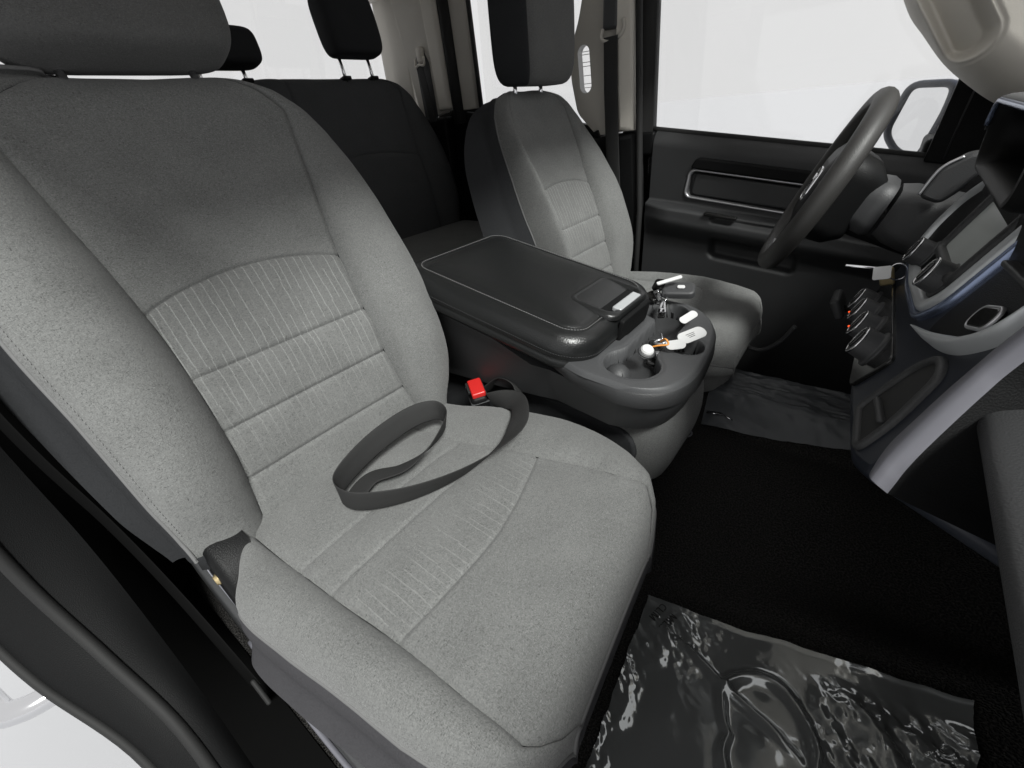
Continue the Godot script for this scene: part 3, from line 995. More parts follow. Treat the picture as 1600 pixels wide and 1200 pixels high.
func keys() -> void:
	var y := 0.135
	# far bunch: remote fob, ring, white tag, links across the holders
	var a := thing("key_bunch", "bunch of keys with black remote fob and white strip lying over the far cup holder", "keys", Vector3(0.32, y, -0.16))
	put("remote_fob", slab(rrect(0.034, 0.021, 0.013, 6), 0.014, 0.005), M.plastic_grey, a, turned(Vector3(0.028, 0.022, -0.038), Vector3(-72, 12, 6)))
	put("fob_button", slab(rrect(0.008, 0.005, 0.004, 4), 0.002, 0.001), M.white, a, turned(Vector3(0.034, 0.0365, -0.034), Vector3(-72, 12, 6)))
	put("key_ring", ring_of(Vector3(0.0, 0.012, -0.012), 0.015, Vector3(35, 0, 20)), M.chrome, a)
	put("white_strip", slab(rrect(0.027, 0.0042, 0.003, 4), 0.003, 0.001), M.white, a, turned(Vector3(0.012, 0.052, -0.02), Vector3(-60, 20, 24)))
	put("metal_clip", box(Vector3(0.012, 0.022, 0.01), 0.002, turned(Vector3(-0.004, 0.022, -0.006), Vector3(10, 20, 30))), M.chrome, a)
	put("black_key_head", slab(rrect(0.012, 0.015, 0.006, 5), 0.007, 0.002), M.gloss_black, a, turned(Vector3(-0.018, 0.012, -0.012), Vector3(-70, 30, 30)))
	put("black_key_head", slab(rrect(0.012, 0.014, 0.006, 5), 0.007, 0.002), M.gloss_black, a, turned(Vector3(-0.012, 0.034, -0.03), Vector3(-50, -20, 10)))
	for k in 2:
		put("key_blade", box(Vector3(0.005, 0.003, 0.055), 0.001, turned(Vector3(0.018 + k * 0.008, 0.016, 0.03 + k * 0.004), Vector3(4, 14 + k * 8, 0))), M.chrome, a)
	put("rivet", lathe([Vector2(0.0, 0.005), Vector2(0.005, 0.004), Vector2(0.0065, 0.0), Vector2(0.0065, -0.003)], 14), M.chrome, a, Transform3D(Basis(), Vector3(0.03, 0.018, 0.062)))
	put("strap_link", box(Vector3(0.013, 0.004, 0.075), 0.001, turned(Vector3(0.023, 0.009, 0.035), Vector3(4, 16, 8))), M.gloss_black, a)
	# near bunch: ring, two paper tags, cord, silver stud
	var b := thing("key_bunch", "bunch of keys with white paper tags and orange cord across the middle cup holder", "keys", Vector3(0.395, y, -0.005))
	put("key_ring", ring_of(Vector3(0.0, 0.008, 0.022), 0.0105, Vector3(0, 0, 14), 0.0026), M.silver, b)
	put("chain_link", tube(PackedVector3Array([Vector3(-0.022, 0.006, -0.022), Vector3(-0.008, 0.012, 0.0), Vector3(0.0, 0.009, 0.014)]), 0.0017, 6), M.chrome, b)
	put("paper_tag", slab(rrect(0.028, 0.0125, 0.0115, 6), 0.0012, 0.0004), M.white, b, turned(Vector3(0.043, 0.016, -0.012), Vector3(-66, 42, 18)))
	for r in 3:
		put("tag_print", box(Vector3(0.018 - r * 0.003, 0.0011, 0.0004), 0.0001, turned(Vector3(0.043, 0.016, -0.012), Vector3(-66, 42, 18)) * turned(Vector3(-0.002, 0.004 - r * 0.0036, 0.0014))), M.plastic_grey, b)
	put("paper_tag", slab(rrect(0.017, 0.011, 0.0095, 6), 0.0012, 0.0004), M.white, b, turned(Vector3(0.028, 0.01, 0.026), Vector3(-70, 20, 16)))
	put("paper_tag", slab(rrect(0.021, 0.008, 0.0075, 6), 0.0012, 0.0004), M.white, b, turned(Vector3(0.014, 0.02, -0.078), Vector3(-60, 46, 24)))
	put("orange_cord", tube(curve([Vector3(0.002, 0.012, 0.03), Vector3(0.012, 0.022, 0.036), Vector3(0.02, 0.016, 0.042), Vector3(0.006, 0.014, 0.05), Vector3(-0.004, 0.01, 0.052)], 20), 0.0017, 6), M.orange, b)
	put("silver_stud", lathe([Vector2(0.0, 0.010), Vector2(0.0095, 0.009), Vector2(0.0115, 0.006), Vector2(0.0115, -0.006), Vector2(0.0, -0.006)], 20), M.white, b, turned(Vector3(-0.004, 0.012, 0.078), Vector3(14, 0, -20)))
	put("stud_collar", ring_of(Vector3(-0.004, 0.012, 0.078), 0.0125, Vector3(14, 0, -20), 0.0026), M.plastic_grey, b)
	for k in 3:
		key_shape(b, turned(Vector3(-0.012 + k * 0.006, -0.012 - 0.008 * k, 0.01 + 0.016 * k), Vector3(-80, 30 + 40 * k, 0)), M.gloss_black)
	# things lying in the near holder
	var e := thing("black_ball", "matt black ball with a seam lying in the near cup holder", "ball", Vector3(0.357, 0.106, 0.112))
	var sph := SphereMesh.new()
	sph.radius = 0.0235; sph.height = 0.05; sph.radial_segments = 32; sph.rings = 16
	put("ball_shell", sph, M.plastic_grey, e)
	put("ball_seam", ring_of(Vector3.ZERO, 0.0238, Vector3(0, 50, 88), 0.0008), M.rubber, e)
	var l := thing("lighter", "glossy black lighter with bright cap standing in the near cup holder", "lighter", Vector3(0.405, 0.075, 0.107))
	put("lighter_body", box(Vector3(0.014, 0.04, 0.024), 0.006, turned(Vector3.ZERO, Vector3(20, 30, 30)), 3), M.gloss_black, l)
	put("lighter_cap", box(Vector3(0.011, 0.009, 0.012), 0.004, turned(Vector3(-0.012, 0.024, 0.008), Vector3(20, 30, 30)), 3), M.chrome, l)

func buckle_and_belts() -> void:
	var b := thing("belt_buckle", "black seat belt buckle with red release button between seat and console", "buckle", Vector3(0.035, -0.02, 0.165))
	var bx := Basis(Vector3(0.55, -0.22, 0.80).normalized(), Vector3(-0.25, 0.9, 0.42).normalized(), Vector3.ZERO)
	var x := Vector3(0.62, -0.18, 0.0).normalized()
	x = Vector3(0.80, -0.15, 0.58).normalized()
	var yv := Vector3(0.1, 0.97, 0.2)
	var zv := x.cross(yv).normalized()
	yv = zv.cross(x).normalized()
	var xf := Transform3D(Basis(x, yv, zv).scaled(Vector3.ONE * 1.25), Vector3(0.024, 0.022, 0.0))
	put("buckle_body", box(Vector3(0.052, 0.085, 0.03), 0.008, Transform3D(Basis(), Vector3(0, -0.03, 0)), 3), M.plastic_black, b, xf)
	put("release_button", box(Vector3(0.042, 0.012, 0.024), 0.003, Transform3D(Basis(), Vector3(0, 0.0145, -0.001)), 3), M.red, b, xf)
	put("button_slot", box(Vector3(0.026, 0.005, 0.004), 0.001, Transform3D(Basis(), Vector3(0.0, 0.0195, 0.0135))), M.rubber, b, xf)
	put("buckle_line", box(Vector3(0.054, 0.0015, 0.032), 0.0006, Transform3D(Basis(), Vector3(0, 0.002, 0))), M.plastic_grey, b, xf)
	put("buckle_stalk", box(Vector3(0.036, 0.12, 0.012), 0.004, Transform3D(Basis(), Vector3(0, -0.12, 0))), M.rubber, b, xf)
	var p := curve([Vector3(0.06, 0.0, 0.145), Vector3(0.10, 0.035, 0.130), Vector3(0.145, 0.035, 0.135), Vector3(0.165, 0.01, 0.155), Vector3(0.13, -0.02, 0.16)], 24)
	var ac := PackedVector3Array()
	for k in p.size():
		ac.append(Vector3(0.1, 0.6, 0.8))
	tag(put("webbing_tail", strap(p, ac, 0.036), M.webbing), "short black belt webbing curled beside the red buckle", "belt")
	# the lap belt: comes out by the buckle, turns on the cushion and stands in a loop on edge
	var pts := [Vector3(0.10, 0.005, 0.17), Vector3(0.175, 0.03, 0.175), Vector3(0.225, 0.037, 0.235), Vector3(0.238, 0.034, 0.30), Vector3(0.228, 0.036, 0.39), Vector3(0.195, 0.04, 0.47), Vector3(0.145, 0.043, 0.525), Vector3(0.105, 0.046, 0.533), Vector3(0.082, 0.05, 0.505), Vector3(0.066, 0.056, 0.43), Vector3(0.066, 0.058, 0.35), Vector3(0.085, 0.054, 0.305), Vector3(0.115, 0.046, 0.31), Vector3(0.135, 0.037, 0.37), Vector3(0.130, 0.03, 0.43), Vector3(0.10, 0.026, 0.475), Vector3(0.112, 0.021, 0.522)]
	var dirs := [Vector3(0.3, 0.9, 0.2), Vector3(0.5, 0.7, -0.5), Vector3(0.9, 0.3, 0.1), Vector3(0.75, 0.62, 0), Vector3(0.5, 0.85, 0.0), Vector3(0.3, 0.95, 0.0), Vector3(0.1, 1, 0.0), Vector3(-0.1, 1, 0), Vector3(-0.2, 1, 0), Vector3(-0.35, 0.93, 0), Vector3(-0.35, 0.93, 0), Vector3(-0.2, 0.95, 0), Vector3(0.1, 0.9, -0.2), Vector3(0.5, 0.7, 0.0), Vector3(0.9, 0.35, 0.1), Vector3(0.98, 0.15, 0.2), Vector3(0.98, 0.1, 0.2)]
	var path := curve(pts, 150)
	var dd := curve(dirs, 150)
	var lb := thing("lap_belt", "black lap belt webbing lying in a loop on the near seat cushion", "seat belt", Vector3.ZERO)
	put("webbing", strap(path, dd, 0.040), M.webbing, lb)
	# passenger belt hanging by the near door pillar
	var pb := thing("seat_belt", "black seat belt running down beside the near seat's door side", "seat belt", Vector3.ZERO)
	var q := curve([Vector3(-0.25, 0.5, 0.80), Vector3(-0.20, 0.2, 0.785), Vector3(-0.17, 0.02, 0.765), Vector3(-0.10, -0.12, 0.752), Vector3(0.02, -0.27, 0.742)], 30)
	var qa := PackedVector3Array()
	for k in q.size():
		qa.append(Vector3(0.8, 0.4, -0.25))
	put("webbing", strap(q, qa, 0.047), M.carpet_black, pb)
	put("anchor_plate", box(Vector3(0.05, 0.05, 0.008), 0.004, turned(Vector3(0.03, -0.28, 0.742), Vector3(0, 0, -40))), M.rubber, pb)

# ---------------------------------------------------------------- doors, pillars, cab
func poly3(pts: Array, r := 0.0, n := 5) -> PackedVector2Array:     # anticlockwise polygon, corners rounded by r
	var a := PackedVector2Array()
	var m := pts.size()
	for i in m:
		var p: Vector2 = pts[i]
		if r <= 0:
			a.append(p)
			continue
		var d0: Vector2 = (pts[(i - 1 + m) % m] - p)
		var d1: Vector2 = (pts[(i + 1) % m] - p)
		var k := minf(r, minf(d0.length(), d1.length()) * 0.45)
		var s := p + d0.normalized() * k
		var e := p + d1.normalized() * k
		for j in n + 1:
			var t := float(j) / n
			a.append(s.lerp(p, t).lerp(p.lerp(e, t), t))
	var area := 0.0
	for i in a.size():
		area += a[i].cross(a[(i + 1) % a.size()])
	if area < 0:
		a.reverse()
	return a

func driver_door() -> void:
	var root := thing("driver_door", "closed far black door panel with silver framed handle recess beside the steering wheel", "car door", Vector3(0, 0, -0.9))
	# panel relief: x forward, y up, height out of the panel towards the cab
	var belt := func(x: float) -> float: return 0.436 - 0.132 * (x + 0.02)
	var relief := func(x: float, y: float) -> float:
		var h := 0.035
		var top: float = belt.call(x)
		h -= 0.03 * pow(clampf(1.0 - (top - y) / 0.045, 0, 1), 2.0)
		# armrest shelf: its top line falls towards the front
		var ay := 0.222 - 0.12 * x
		h += 0.062 * smoothstep(ay + 0.006, ay - 0.006, y) * smoothstep(ay - 0.11, ay - 0.035, y) * smoothstep(-0.1, 0.1, x)
		h += 0.022 * smoothstep(ay - 0.03, ay - 0.1, y)
		# pull cup in the armrest, map pocket below
		h -= 0.045 * smoothstep(0.004, -0.012, sdr(Vector2(x, y), Vector2(0.33, ay - 0.012 + 0.12 * (0.33 - x) * 0.0), Vector2(0.1, 0.012), 0.01)) * 0.4
		h -= 0.03 * smoothstep(0.006, -0.014, sdr(Vector2(x, y + 0.12 * (x - 0.35)), Vector2(0.36, 0.07), Vector2(0.13, 0.035), 0.02))
		# recess of the handle plate
		h -= 0.018 * smoothstep(0.004, -0.004, sdr(Vector2(x, y + 0.13 * (x - 0.3)), Vector2(0.325, 0.255), Vector2(0.195, 0.035), 0.018))
		return h
	var f := func(u: float, v: float) -> Vector3:
		var x := lerpf(-0.0, 0.86, u)
		var y := lerpf(-0.4, belt.call(x), v)
		return Vector3(x, y, relief.call(x, y))
	put("inner_panel", sheet(even(120), even(170), f), M.plastic, root)
	# the sill the glass drops behind
	put("belt_trim", tube(curve([Vector3(-0.02, belt.call(-0.02), -0.0), Vector3(0.4, belt.call(0.4), -0.0), Vector3(0.86, belt.call(0.86), -0.0)], 20), 0.009, 8), M.rubber, root)
	var sk := Transform3D(Basis(Vector3(1, -0.13, 0).normalized(), Vector3(0.13, 1, 0).normalized(), Vector3(0, 0, 1)), Vector3(0.325, 0.252, 0.026))
	put("handle_surround", frame(rrect(0.205, 0.046, 0.022, 6), rrect(0.193, 0.037, 0.016, 6), 0.012, 0.004), M.silver, root, sk)
	put("handle_plate", slab(rrect(0.18, 0.031, 0.013, 6), 0.01, 0.004), M.plastic, root, sk)
	put("accent_bolster", slab(poly3([Vector2(-0.2, 0.045), Vector2(0.2, 0.045), Vector2(0.2, 0.078), Vector2(-0.185, 0.078)], 0.012), 0.022, 0.01, 0.004), M.soft_black, root, sk)
	put("window_switch", box(Vector3(0.10, 0.01, 0.02), 0.004, turned(Vector3(0.26, 0.192, 0.096), Vector3(0, 0, -7))), M.gloss_black, root)
	put("window_glass", span(Vector3(-0.03, 0.3, -0.012), Vector3(0.74, 0.98, -0.008), 0.001), M.glass, root)
	put("window_frame", loft([PackedVector3Array([Vector3(-0.12, 0.42, 0.012), Vector3(-0.014, 0.42, 0.012), Vector3(-0.014, 0.42, -0.02), Vector3(-0.12, 0.42, -0.02)]), PackedVector3Array([Vector3(-0.15, 1.0, 0.012), Vector3(-0.041, 1.0, 0.012), Vector3(-0.041, 1.0, -0.02), Vector3(-0.15, 1.0, -0.02)])], true, true, true), M.rubber, root)
	# the dark corner sail where the mirror is fixed
	put("mirror_sail", slab(poly3([Vector2(0.705, 0.33), Vector2(1.15, 0.27), Vector2(1.15, 0.42), Vector2(0.86, 0.56), Vector2(0.745, 0.62), Vector2(0.724, 0.61)], 0.006), 0.02, 0.004), M.plastic_black, root)
	put("sail_line", tube(PackedVector3Array([Vector3(0.742, 0.335, 0.022), Vector3(0.748, 0.44, 0.022), Vector3(0.755, 0.54, 0.022)]), 0.002, 6), M.plastic_grey, root)
	put("outer_skin", span(Vector3(-0.02, -0.5, -0.06), Vector3(0.9, 0.31, -0.03), 0.01), M.paint, root)

func side_mirror() -> void:
	var root := thing("side_mirror", "black framed door mirror outside the far window beyond the steering wheel", "wing mirror", Vector3(0.665, 0.41, -1.12))
	var yaw := Transform3D(Basis(Vector3.UP, deg_to_rad(-47)) * Basis.from_scale(Vector3(1.42, 1, 1)), Vector3.ZERO)
	var shape := poly3([Vector2(-0.066, -0.035), Vector2(-0.02, -0.088), Vector2(0.042, -0.098), Vector2(0.066, 0.02), Vector2(0.068, 0.088), Vector2(-0.038, 0.092)], 0.03, 6)
	put("mirror_housing", slab(shape, 0.07, 0.02, -0.068), M.blue_black, root, yaw)
	put("mirror_rim", frame(inset(shape, -0.005), inset(shape, 0.014), 0.010, 0.0), M.blue_black, root, yaw)
	put("mirror_glass", slab(inset(shape, 0.007), 0.003, 0.0005, 0.0005), M.mirror, root, yaw)
	put("mirror_arm", span(Vector3(0.03, -0.1, -0.06), Vector3(0.08, -0.03, 0.22), 0.015), M.plastic_black, root)

func pillars() -> void:
	# far pillar between the two left doors
	var b := thing("door_pillar", "taupe trimmed far door pillar with an oval slot behind the driver seat", "pillar", Vector3(0, 0, -0.86))
	var cs := CSGCombiner3D.new()
	cs.name = "upper_trim"
	b.add_child(cs, true)
	var outer := CSGPolygon3D.new()
	outer.name = "trim_plate"
	outer.polygon = poly3([Vector2(-0.19, 0.43), Vector2(-0.05, 0.44), Vector2(-0.085, 1.0), Vector2(-0.20, 1.0), Vector2(-0.262, 0.75), Vector2(-0.288, 0.69), Vector2(-0.29, 0.6), Vector2(-0.265, 0.5)], 0.02)
	outer.depth = 0.03
	outer.position.z = 0.03
	outer.material = M.trim_taupe
	cs.add_child(outer, true)
	var slot := CSGPolygon3D.new()
	slot.name = "slot_cut"
	slot.operation = CSGShape3D.OPERATION_SUBTRACTION
	var sl := PackedVector2Array()
	for p in rrect(0.0215, 0.066, 0.0214, 8):
		sl.append(p.rotated(0.1) + Vector2(-0.239, 0.622))
	slot.polygon = sl
	slot.depth = 0.2
	slot.position = Vector3(0, 0, 0.1)
	cs.add_child(slot, true)
	var rib := poly3([Vector2(-0.10, 0.44), Vector2(-0.045, 0.44), Vector2(-0.08, 1.0), Vector2(-0.145, 1.0)])
	put("trim_ridge", slab(rib, 0.03, 0.012, 0.028), M.trim_beige, b)
	put("lower_trim", slab(poly3([Vector2(-0.25, -0.4), Vector2(-0.02, -0.4), Vector2(-0.015, 0.2), Vector2(-0.038, 0.437), Vector2(-0.2, 0.425)]), 0.05, 0.02), M.plastic_black, b)
	put("door_seal", tube(PackedVector3Array([Vector3(-0.07, 1.0, 0.05), Vector3(-0.04, 0.6, 0.05), Vector3(-0.028, 0.44, 0.05), Vector3(-0.01, 0.2, 0.05), Vector3(-0.01, -0.3, 0.05)]), 0.011, 8), M.rubber, b)
	for y in [0.572, 0.583, 0.606, 0.632, 0.643, 0.664, 0.672]:
		put("slot_bar", span(Vector3(-0.275, y, -0.006), Vector3(-0.205, y + 0.0016, -0.003), 0.0005), M.plastic_grey, b)
	put("coat_clip", box(Vector3(0.018, 0.03, 0.012), 0.003, turned(Vector3(-0.185, 0.43, 0.035), Vector3(0, 0, 25))), M.plastic_black, b)
	var db := thing("seat_belt", "black seat belt hanging from a grey loop on the far taupe pillar", "seat belt", Vector3(-0.13, 0.7, -0.81))
	put("belt_guide", box(Vector3(0.05, 0.13, 0.022), 0.01, turned(Vector3(-0.008, 0.075, 0.0)), 3), M.plastic_grey, db)
	put("guide_loop", tube(curve([Vector3(-0.03, 0.015, 0.012), Vector3(-0.034, -0.004, 0.014), Vector3(-0.02, -0.016, 0.014), Vector3(0.02, -0.012, 0.014), Vector3(0.04, 0.006, 0.014), Vector3(0.036, 0.03, 0.012)], 20), 0.006, 8), M.trim_taupe, db)
	var p := PackedVector3Array([Vector3(0.002, -0.008, 0.02), Vector3(0.006, -0.15, 0.016), Vector3(0.016, -0.3, 0.014), Vector3(0.03, -0.45, 0.016), Vector3(0.04, -0.75, 0.0)])
	var pa := PackedVector3Array()
	for k in p.size():
		pa.append(Vector3(1, 0, 0.1))
	put("webbing", strap(p, pa, 0.05), M.webbing, db)
	# far rear pillar
	var c := thing("rear_pillar", "taupe trimmed rear corner pillar beyond the dark bench seat", "pillar", Vector3(0, 0, -0.84))
	put("trim_plate", slab(poly3([Vector2(-1.03, 0.52), Vector2(-0.885, 0.545), Vector2(-0.925, 1.0), Vector2(-1.12, 1.0)]), 0.03, 0.012), M.trim_taupe, c)
	put("trim_ridge", slab(poly3([Vector2(-0.905, 0.55), Vector2(-0.835, 0.555), Vector2(-0.86, 1.0), Vector2(-0.94, 1.0)]), 0.045, 0.015), M.trim_beige, c)
	put("belt_recess", slab(poly3([Vector2(-1.0, 0.53), Vector2(-0.925, 0.53), Vector2(-0.935, 0.72), Vector2(-0.96, 0.765), Vector2(-0.99, 0.765), Vector2(-1.01, 0.73)]), 0.003, 0.001, 0.03), M.plastic_grey, c)
	put("door_seal", tube(PackedVector3Array([Vector3(-0.812, 0.5, 0.012), Vector3(-0.836, 1.0, 0.012)]), 0.028, 8), M.rubber, c)
	put("door_frame", slab(poly3([Vector2(-0.79, 0.545), Vector2(-0.715, 0.548), Vector2(-0.735, 1.0), Vector2(-0.81, 1.0)]), 0.02, 0.006), M.trim_taupe, c)
	put("frame_seal", tube(PackedVector3Array([Vector3(-0.703, 0.54, 0.005), Vector3(-0.723, 1.0, 0.005)]), 0.009, 8), M.rubber, c)
	var rb := thing("seat_belt", "slate grey belt hanging from a pale loop on the rear corner pillar", "seat belt", Vector3(-0.968, 0.735, -0.8))
	put("belt_guide", box(Vector3(0.034, 0.055, 0.025), 0.012, turned(Vector3(0.0, 0.012, 0.0)), 3), M.trim_beige, rb)
	put("guide_loop", tube(curve([Vector3(-0.022, 0.0, 0.01), Vector3(-0.022, -0.025, 0.012), Vector3(0.0, -0.02, 0.014), Vector3(0.026, -0.022, 0.012), Vector3(0.028, 0.004, 0.01)], 16), 0.005, 8), M.trim_beige, rb)
	var w := PackedVector3Array([Vector3(-0.002, -0.02, 0.012), Vector3(0.01, -0.1, 0.01), Vector3(0.02, -0.22, 0.0)])
	put("webbing", strap(w, PackedVector3Array([Vector3(1, 0, 0), Vector3(1, 0, 0), Vector3(1, 0, 0)]), 0.04), M.webbing, rb)

func rear_door() -> void:
	var root := thing("rear_door", "dark far rear door below its window between the two taupe pillars", "car door", Vector3(0, 0, -0.88))
	put("inner_panel", slab(poly3([Vector2(-0.9, -0.4), Vector2(-0.26, -0.4), Vector2(-0.2, 0.46), Vector2(-0.86, 0.55)], 0.02), 0.05, 0.02), M.plastic_black, root)
	put("window_glass", span(Vector3(-0.72, 0.4, -0.01), Vector3(-0.2, 0.98, -0.006), 0.001), M.glass, root)

func cab_body() -> void:
	var root := thing("cab_body", "pickup cab shell with roof and rear wall enclosing the seats", "truck cab", Vector3.ZERO)
	put("roof", span(Vector3(-1.3, 1.0, -0.9), Vector3(0.40, 1.06, 0.86), 0.02), M.trim_beige, root)
	put("shading_roof_rail", span(Vector3(-1.25, 0.92, 0.79), Vector3(0.45, 1.01, 0.87), 0.02), M.trim_beige, root)  # out of view; added to shade the near headrest and upper backrest
	put("rear_wall", span(Vector3(-1.28, -0.5, -0.9), Vector3(-1.16, 0.64, 0.9), 0.01), M.plastic_black, root)
	put("rear_header", span(Vector3(-1.28, 0.96, -0.86), Vector3(-1.18, 1.0, 0.86), 0.005), M.trim_beige, root)
	put("rear_glass", span(Vector3(-1.2, 0.64, -0.8), Vector3(-1.196, 0.96, 0.8), 0.001), M.glass, root)
	put("firewall", span(Vector3(1.25, -0.5, -0.9), Vector3(1.3, 0.4, 0.9), 0.01), M.plastic_black, root)
	put("cowl_side", span(Vector3(0.88, -0.5, -0.92), Vector3(1.28, 0.42, -0.87), 0.01), M.plastic_black, root)
	put("cowl_side", span(Vector3(1.02, -0.5, 0.84), Vector3(1.28, 0.42, 0.9), 0.01), M.plastic_black, root)
	put("windscreen_pillar", tube(PackedVector3Array([Vector3(0.98, 0.36, -0.86), Vector3(0.42, 1.02, -0.72)]), 0.04, 12), M.plastic_black, root)
	put("rear_side_panel", span(Vector3(-1.25, -0.5, 0.83), Vector3(-0.225, 0.45, 0.92), 0.02), M.plastic_black, root)
	put("shading_side_glass", span(Vector3(-1.2, 0.44, 0.84), Vector3(-0.3, 0.92, 0.844), 0.001), M.tinted_glass, root)  # unseen pane, its tint added to cut light on the rear bench
	put("rear_side_post", span(Vector3(-1.25, 0.4, 0.8), Vector3(-1.0, 1.02, 0.86), 0.02), M.plastic_black, root)
	put("far_side_panel", span(Vector3(-1.25, -0.5, -0.98), Vector3(0.0, 0.42, -0.945), 0.01), M.plastic_black, root)
	put("far_sill_strip", span(Vector3(-0.95, 0.36, -0.95), Vector3(0.0, 0.43, -0.87), 0.01), M.plastic_black, root)
	put("far_corner_block", span(Vector3(-1.2, 0.1, -0.93), Vector3(-0.88, 0.53, -0.80), 0.01), M.plastic_black, root)
	put("far_sill_block", span(Vector3(-0.97, 0.3, -0.92), Vector3(-0.62, 0.555, -0.85), 0.01), M.plastic_black, root)
	put("far_side_post", span(Vector3(-1.27, 0.4, -0.9), Vector3(-1.1, 1.02, -0.85), 0.01), M.trim_taupe, root)
	# door opening: pillar foot and sill with its rubber seal
	var pil := []
	var inn := [Vector3(-0.30, 1.0, 0.76), Vector3(-0.26, 0.5, 0.80), Vector3(-0.24, 0.2, 0.805), Vector3(-0.20, 0.0, 0.80), Vector3(-0.12, -0.16, 0.80), Vector3(0.02, -0.27, 0.80), Vector3(0.25, -0.31, 0.80), Vector3(0.6, -0.32, 0.80), Vector3(1.05, -0.32, 0.80)]
	var mid := [Vector3(-0.22, 1.0, 0.79), Vector3(-0.22, 0.5, 0.85), Vector3(-0.215, 0.2, 0.87), Vector3(-0.19, 0.0, 0.875), Vector3(-0.11, -0.14, 0.86), Vector3(0.02, -0.25, 0.84), Vector3(0.25, -0.295, 0.835), Vector3(0.6, -0.30, 0.835), Vector3(1.05, -0.30, 0.835)]
	var edge := [Vector3(-0.28, 1.0, 0.81), Vector3(-0.27, 0.5, 0.90), Vector3(-0.255, 0.2, 0.935), Vector3(-0.235, -0.02, 0.945), Vector3(-0.16, -0.145, 0.935), Vector3(-0.02, -0.265, 0.895), Vector3(0.2, -0.33, 0.875), Vector3(0.6, -0.345, 0.87), Vector3(1.05, -0.345, 0.87)]
	var deep := [Vector3(-0.5, 1.0, 0.82), Vector3(-0.4, 0.5, 0.93), Vector3(-0.38, 0.2, 0.955), Vector3(-0.36, -0.1, 0.955), Vector3(-0.3, -0.35, 0.94), Vector3(-0.1, -0.46, 0.9), Vector3(0.2, -0.48, 0.88), Vector3(0.6, -0.48, 0.875), Vector3(1.05, -0.48, 0.875)]
	var a := curve(inn, 60)
	var m := curve(mid, 60)
	var e := curve(edge, 60)
	var d := curve(deep, 60)
	put("pillar_foot_trim", sheet(even(10), even(60), func(u: float, v: float) -> Vector3:
		var i := int(round(v * 60))
		return a[i].lerp(m[i], u) + Vector3(0, 0.008, -0.004) * sin(PI * u)), M.soft_black, root)
	put("sill_inner_wall", sheet(even(8), even(60), func(u: float, v: float) -> Vector3:
		var i := int(round(v * 60))
		var low := Vector3(a[i].x - 0.06, minf(-0.33, a[i].y - 0.02), 0.725)
		return a[i].lerp(low, u)), M.carpet_black, root)
	put("door_flange", sheet(even(10), even(60), func(u: float, v: float) -> Vector3:
		var i := int(round(v * 60))
		return m[i].lerp(e[i], u) + Vector3(0.004, 0.006, 0) * sin(PI * u)), M.soft_black, root)
	put("rocker_skin", sheet(even(6), even(60), func(u: float, v: float) -> Vector3:
		var i := int(round(v * 60))
		return e[i].lerp(d[i], u)), M.paint, root)
	put("door_seal", tube(m, 0.009, 10), M.rubber, root)
	put("edge_seal", tube(e, 0.007, 10), M.rubber, root)

func side_step() -> void:
	var root := thing("side_step", "bright metal side step under the near door opening", "side step", Vector3(-0.64, -0.6, 1.10))
	put("step_tube", tube(curve([Vector3(-1.4, 0.0, 0.1), Vector3(-0.4, 0.0, 0.08), Vector3(-0.1, 0.0, 0.05), Vector3(-0.02, 0.0, 0.0), Vector3(0.0, 0.0, -0.12)], 40), 0.028, 16), M.chrome, root)
	put("step_pad", box(Vector3(1.1, 0.012, 0.05), 0.005, turned(Vector3(-0.75, 0.03, 0.09))), M.plastic_grey, root)

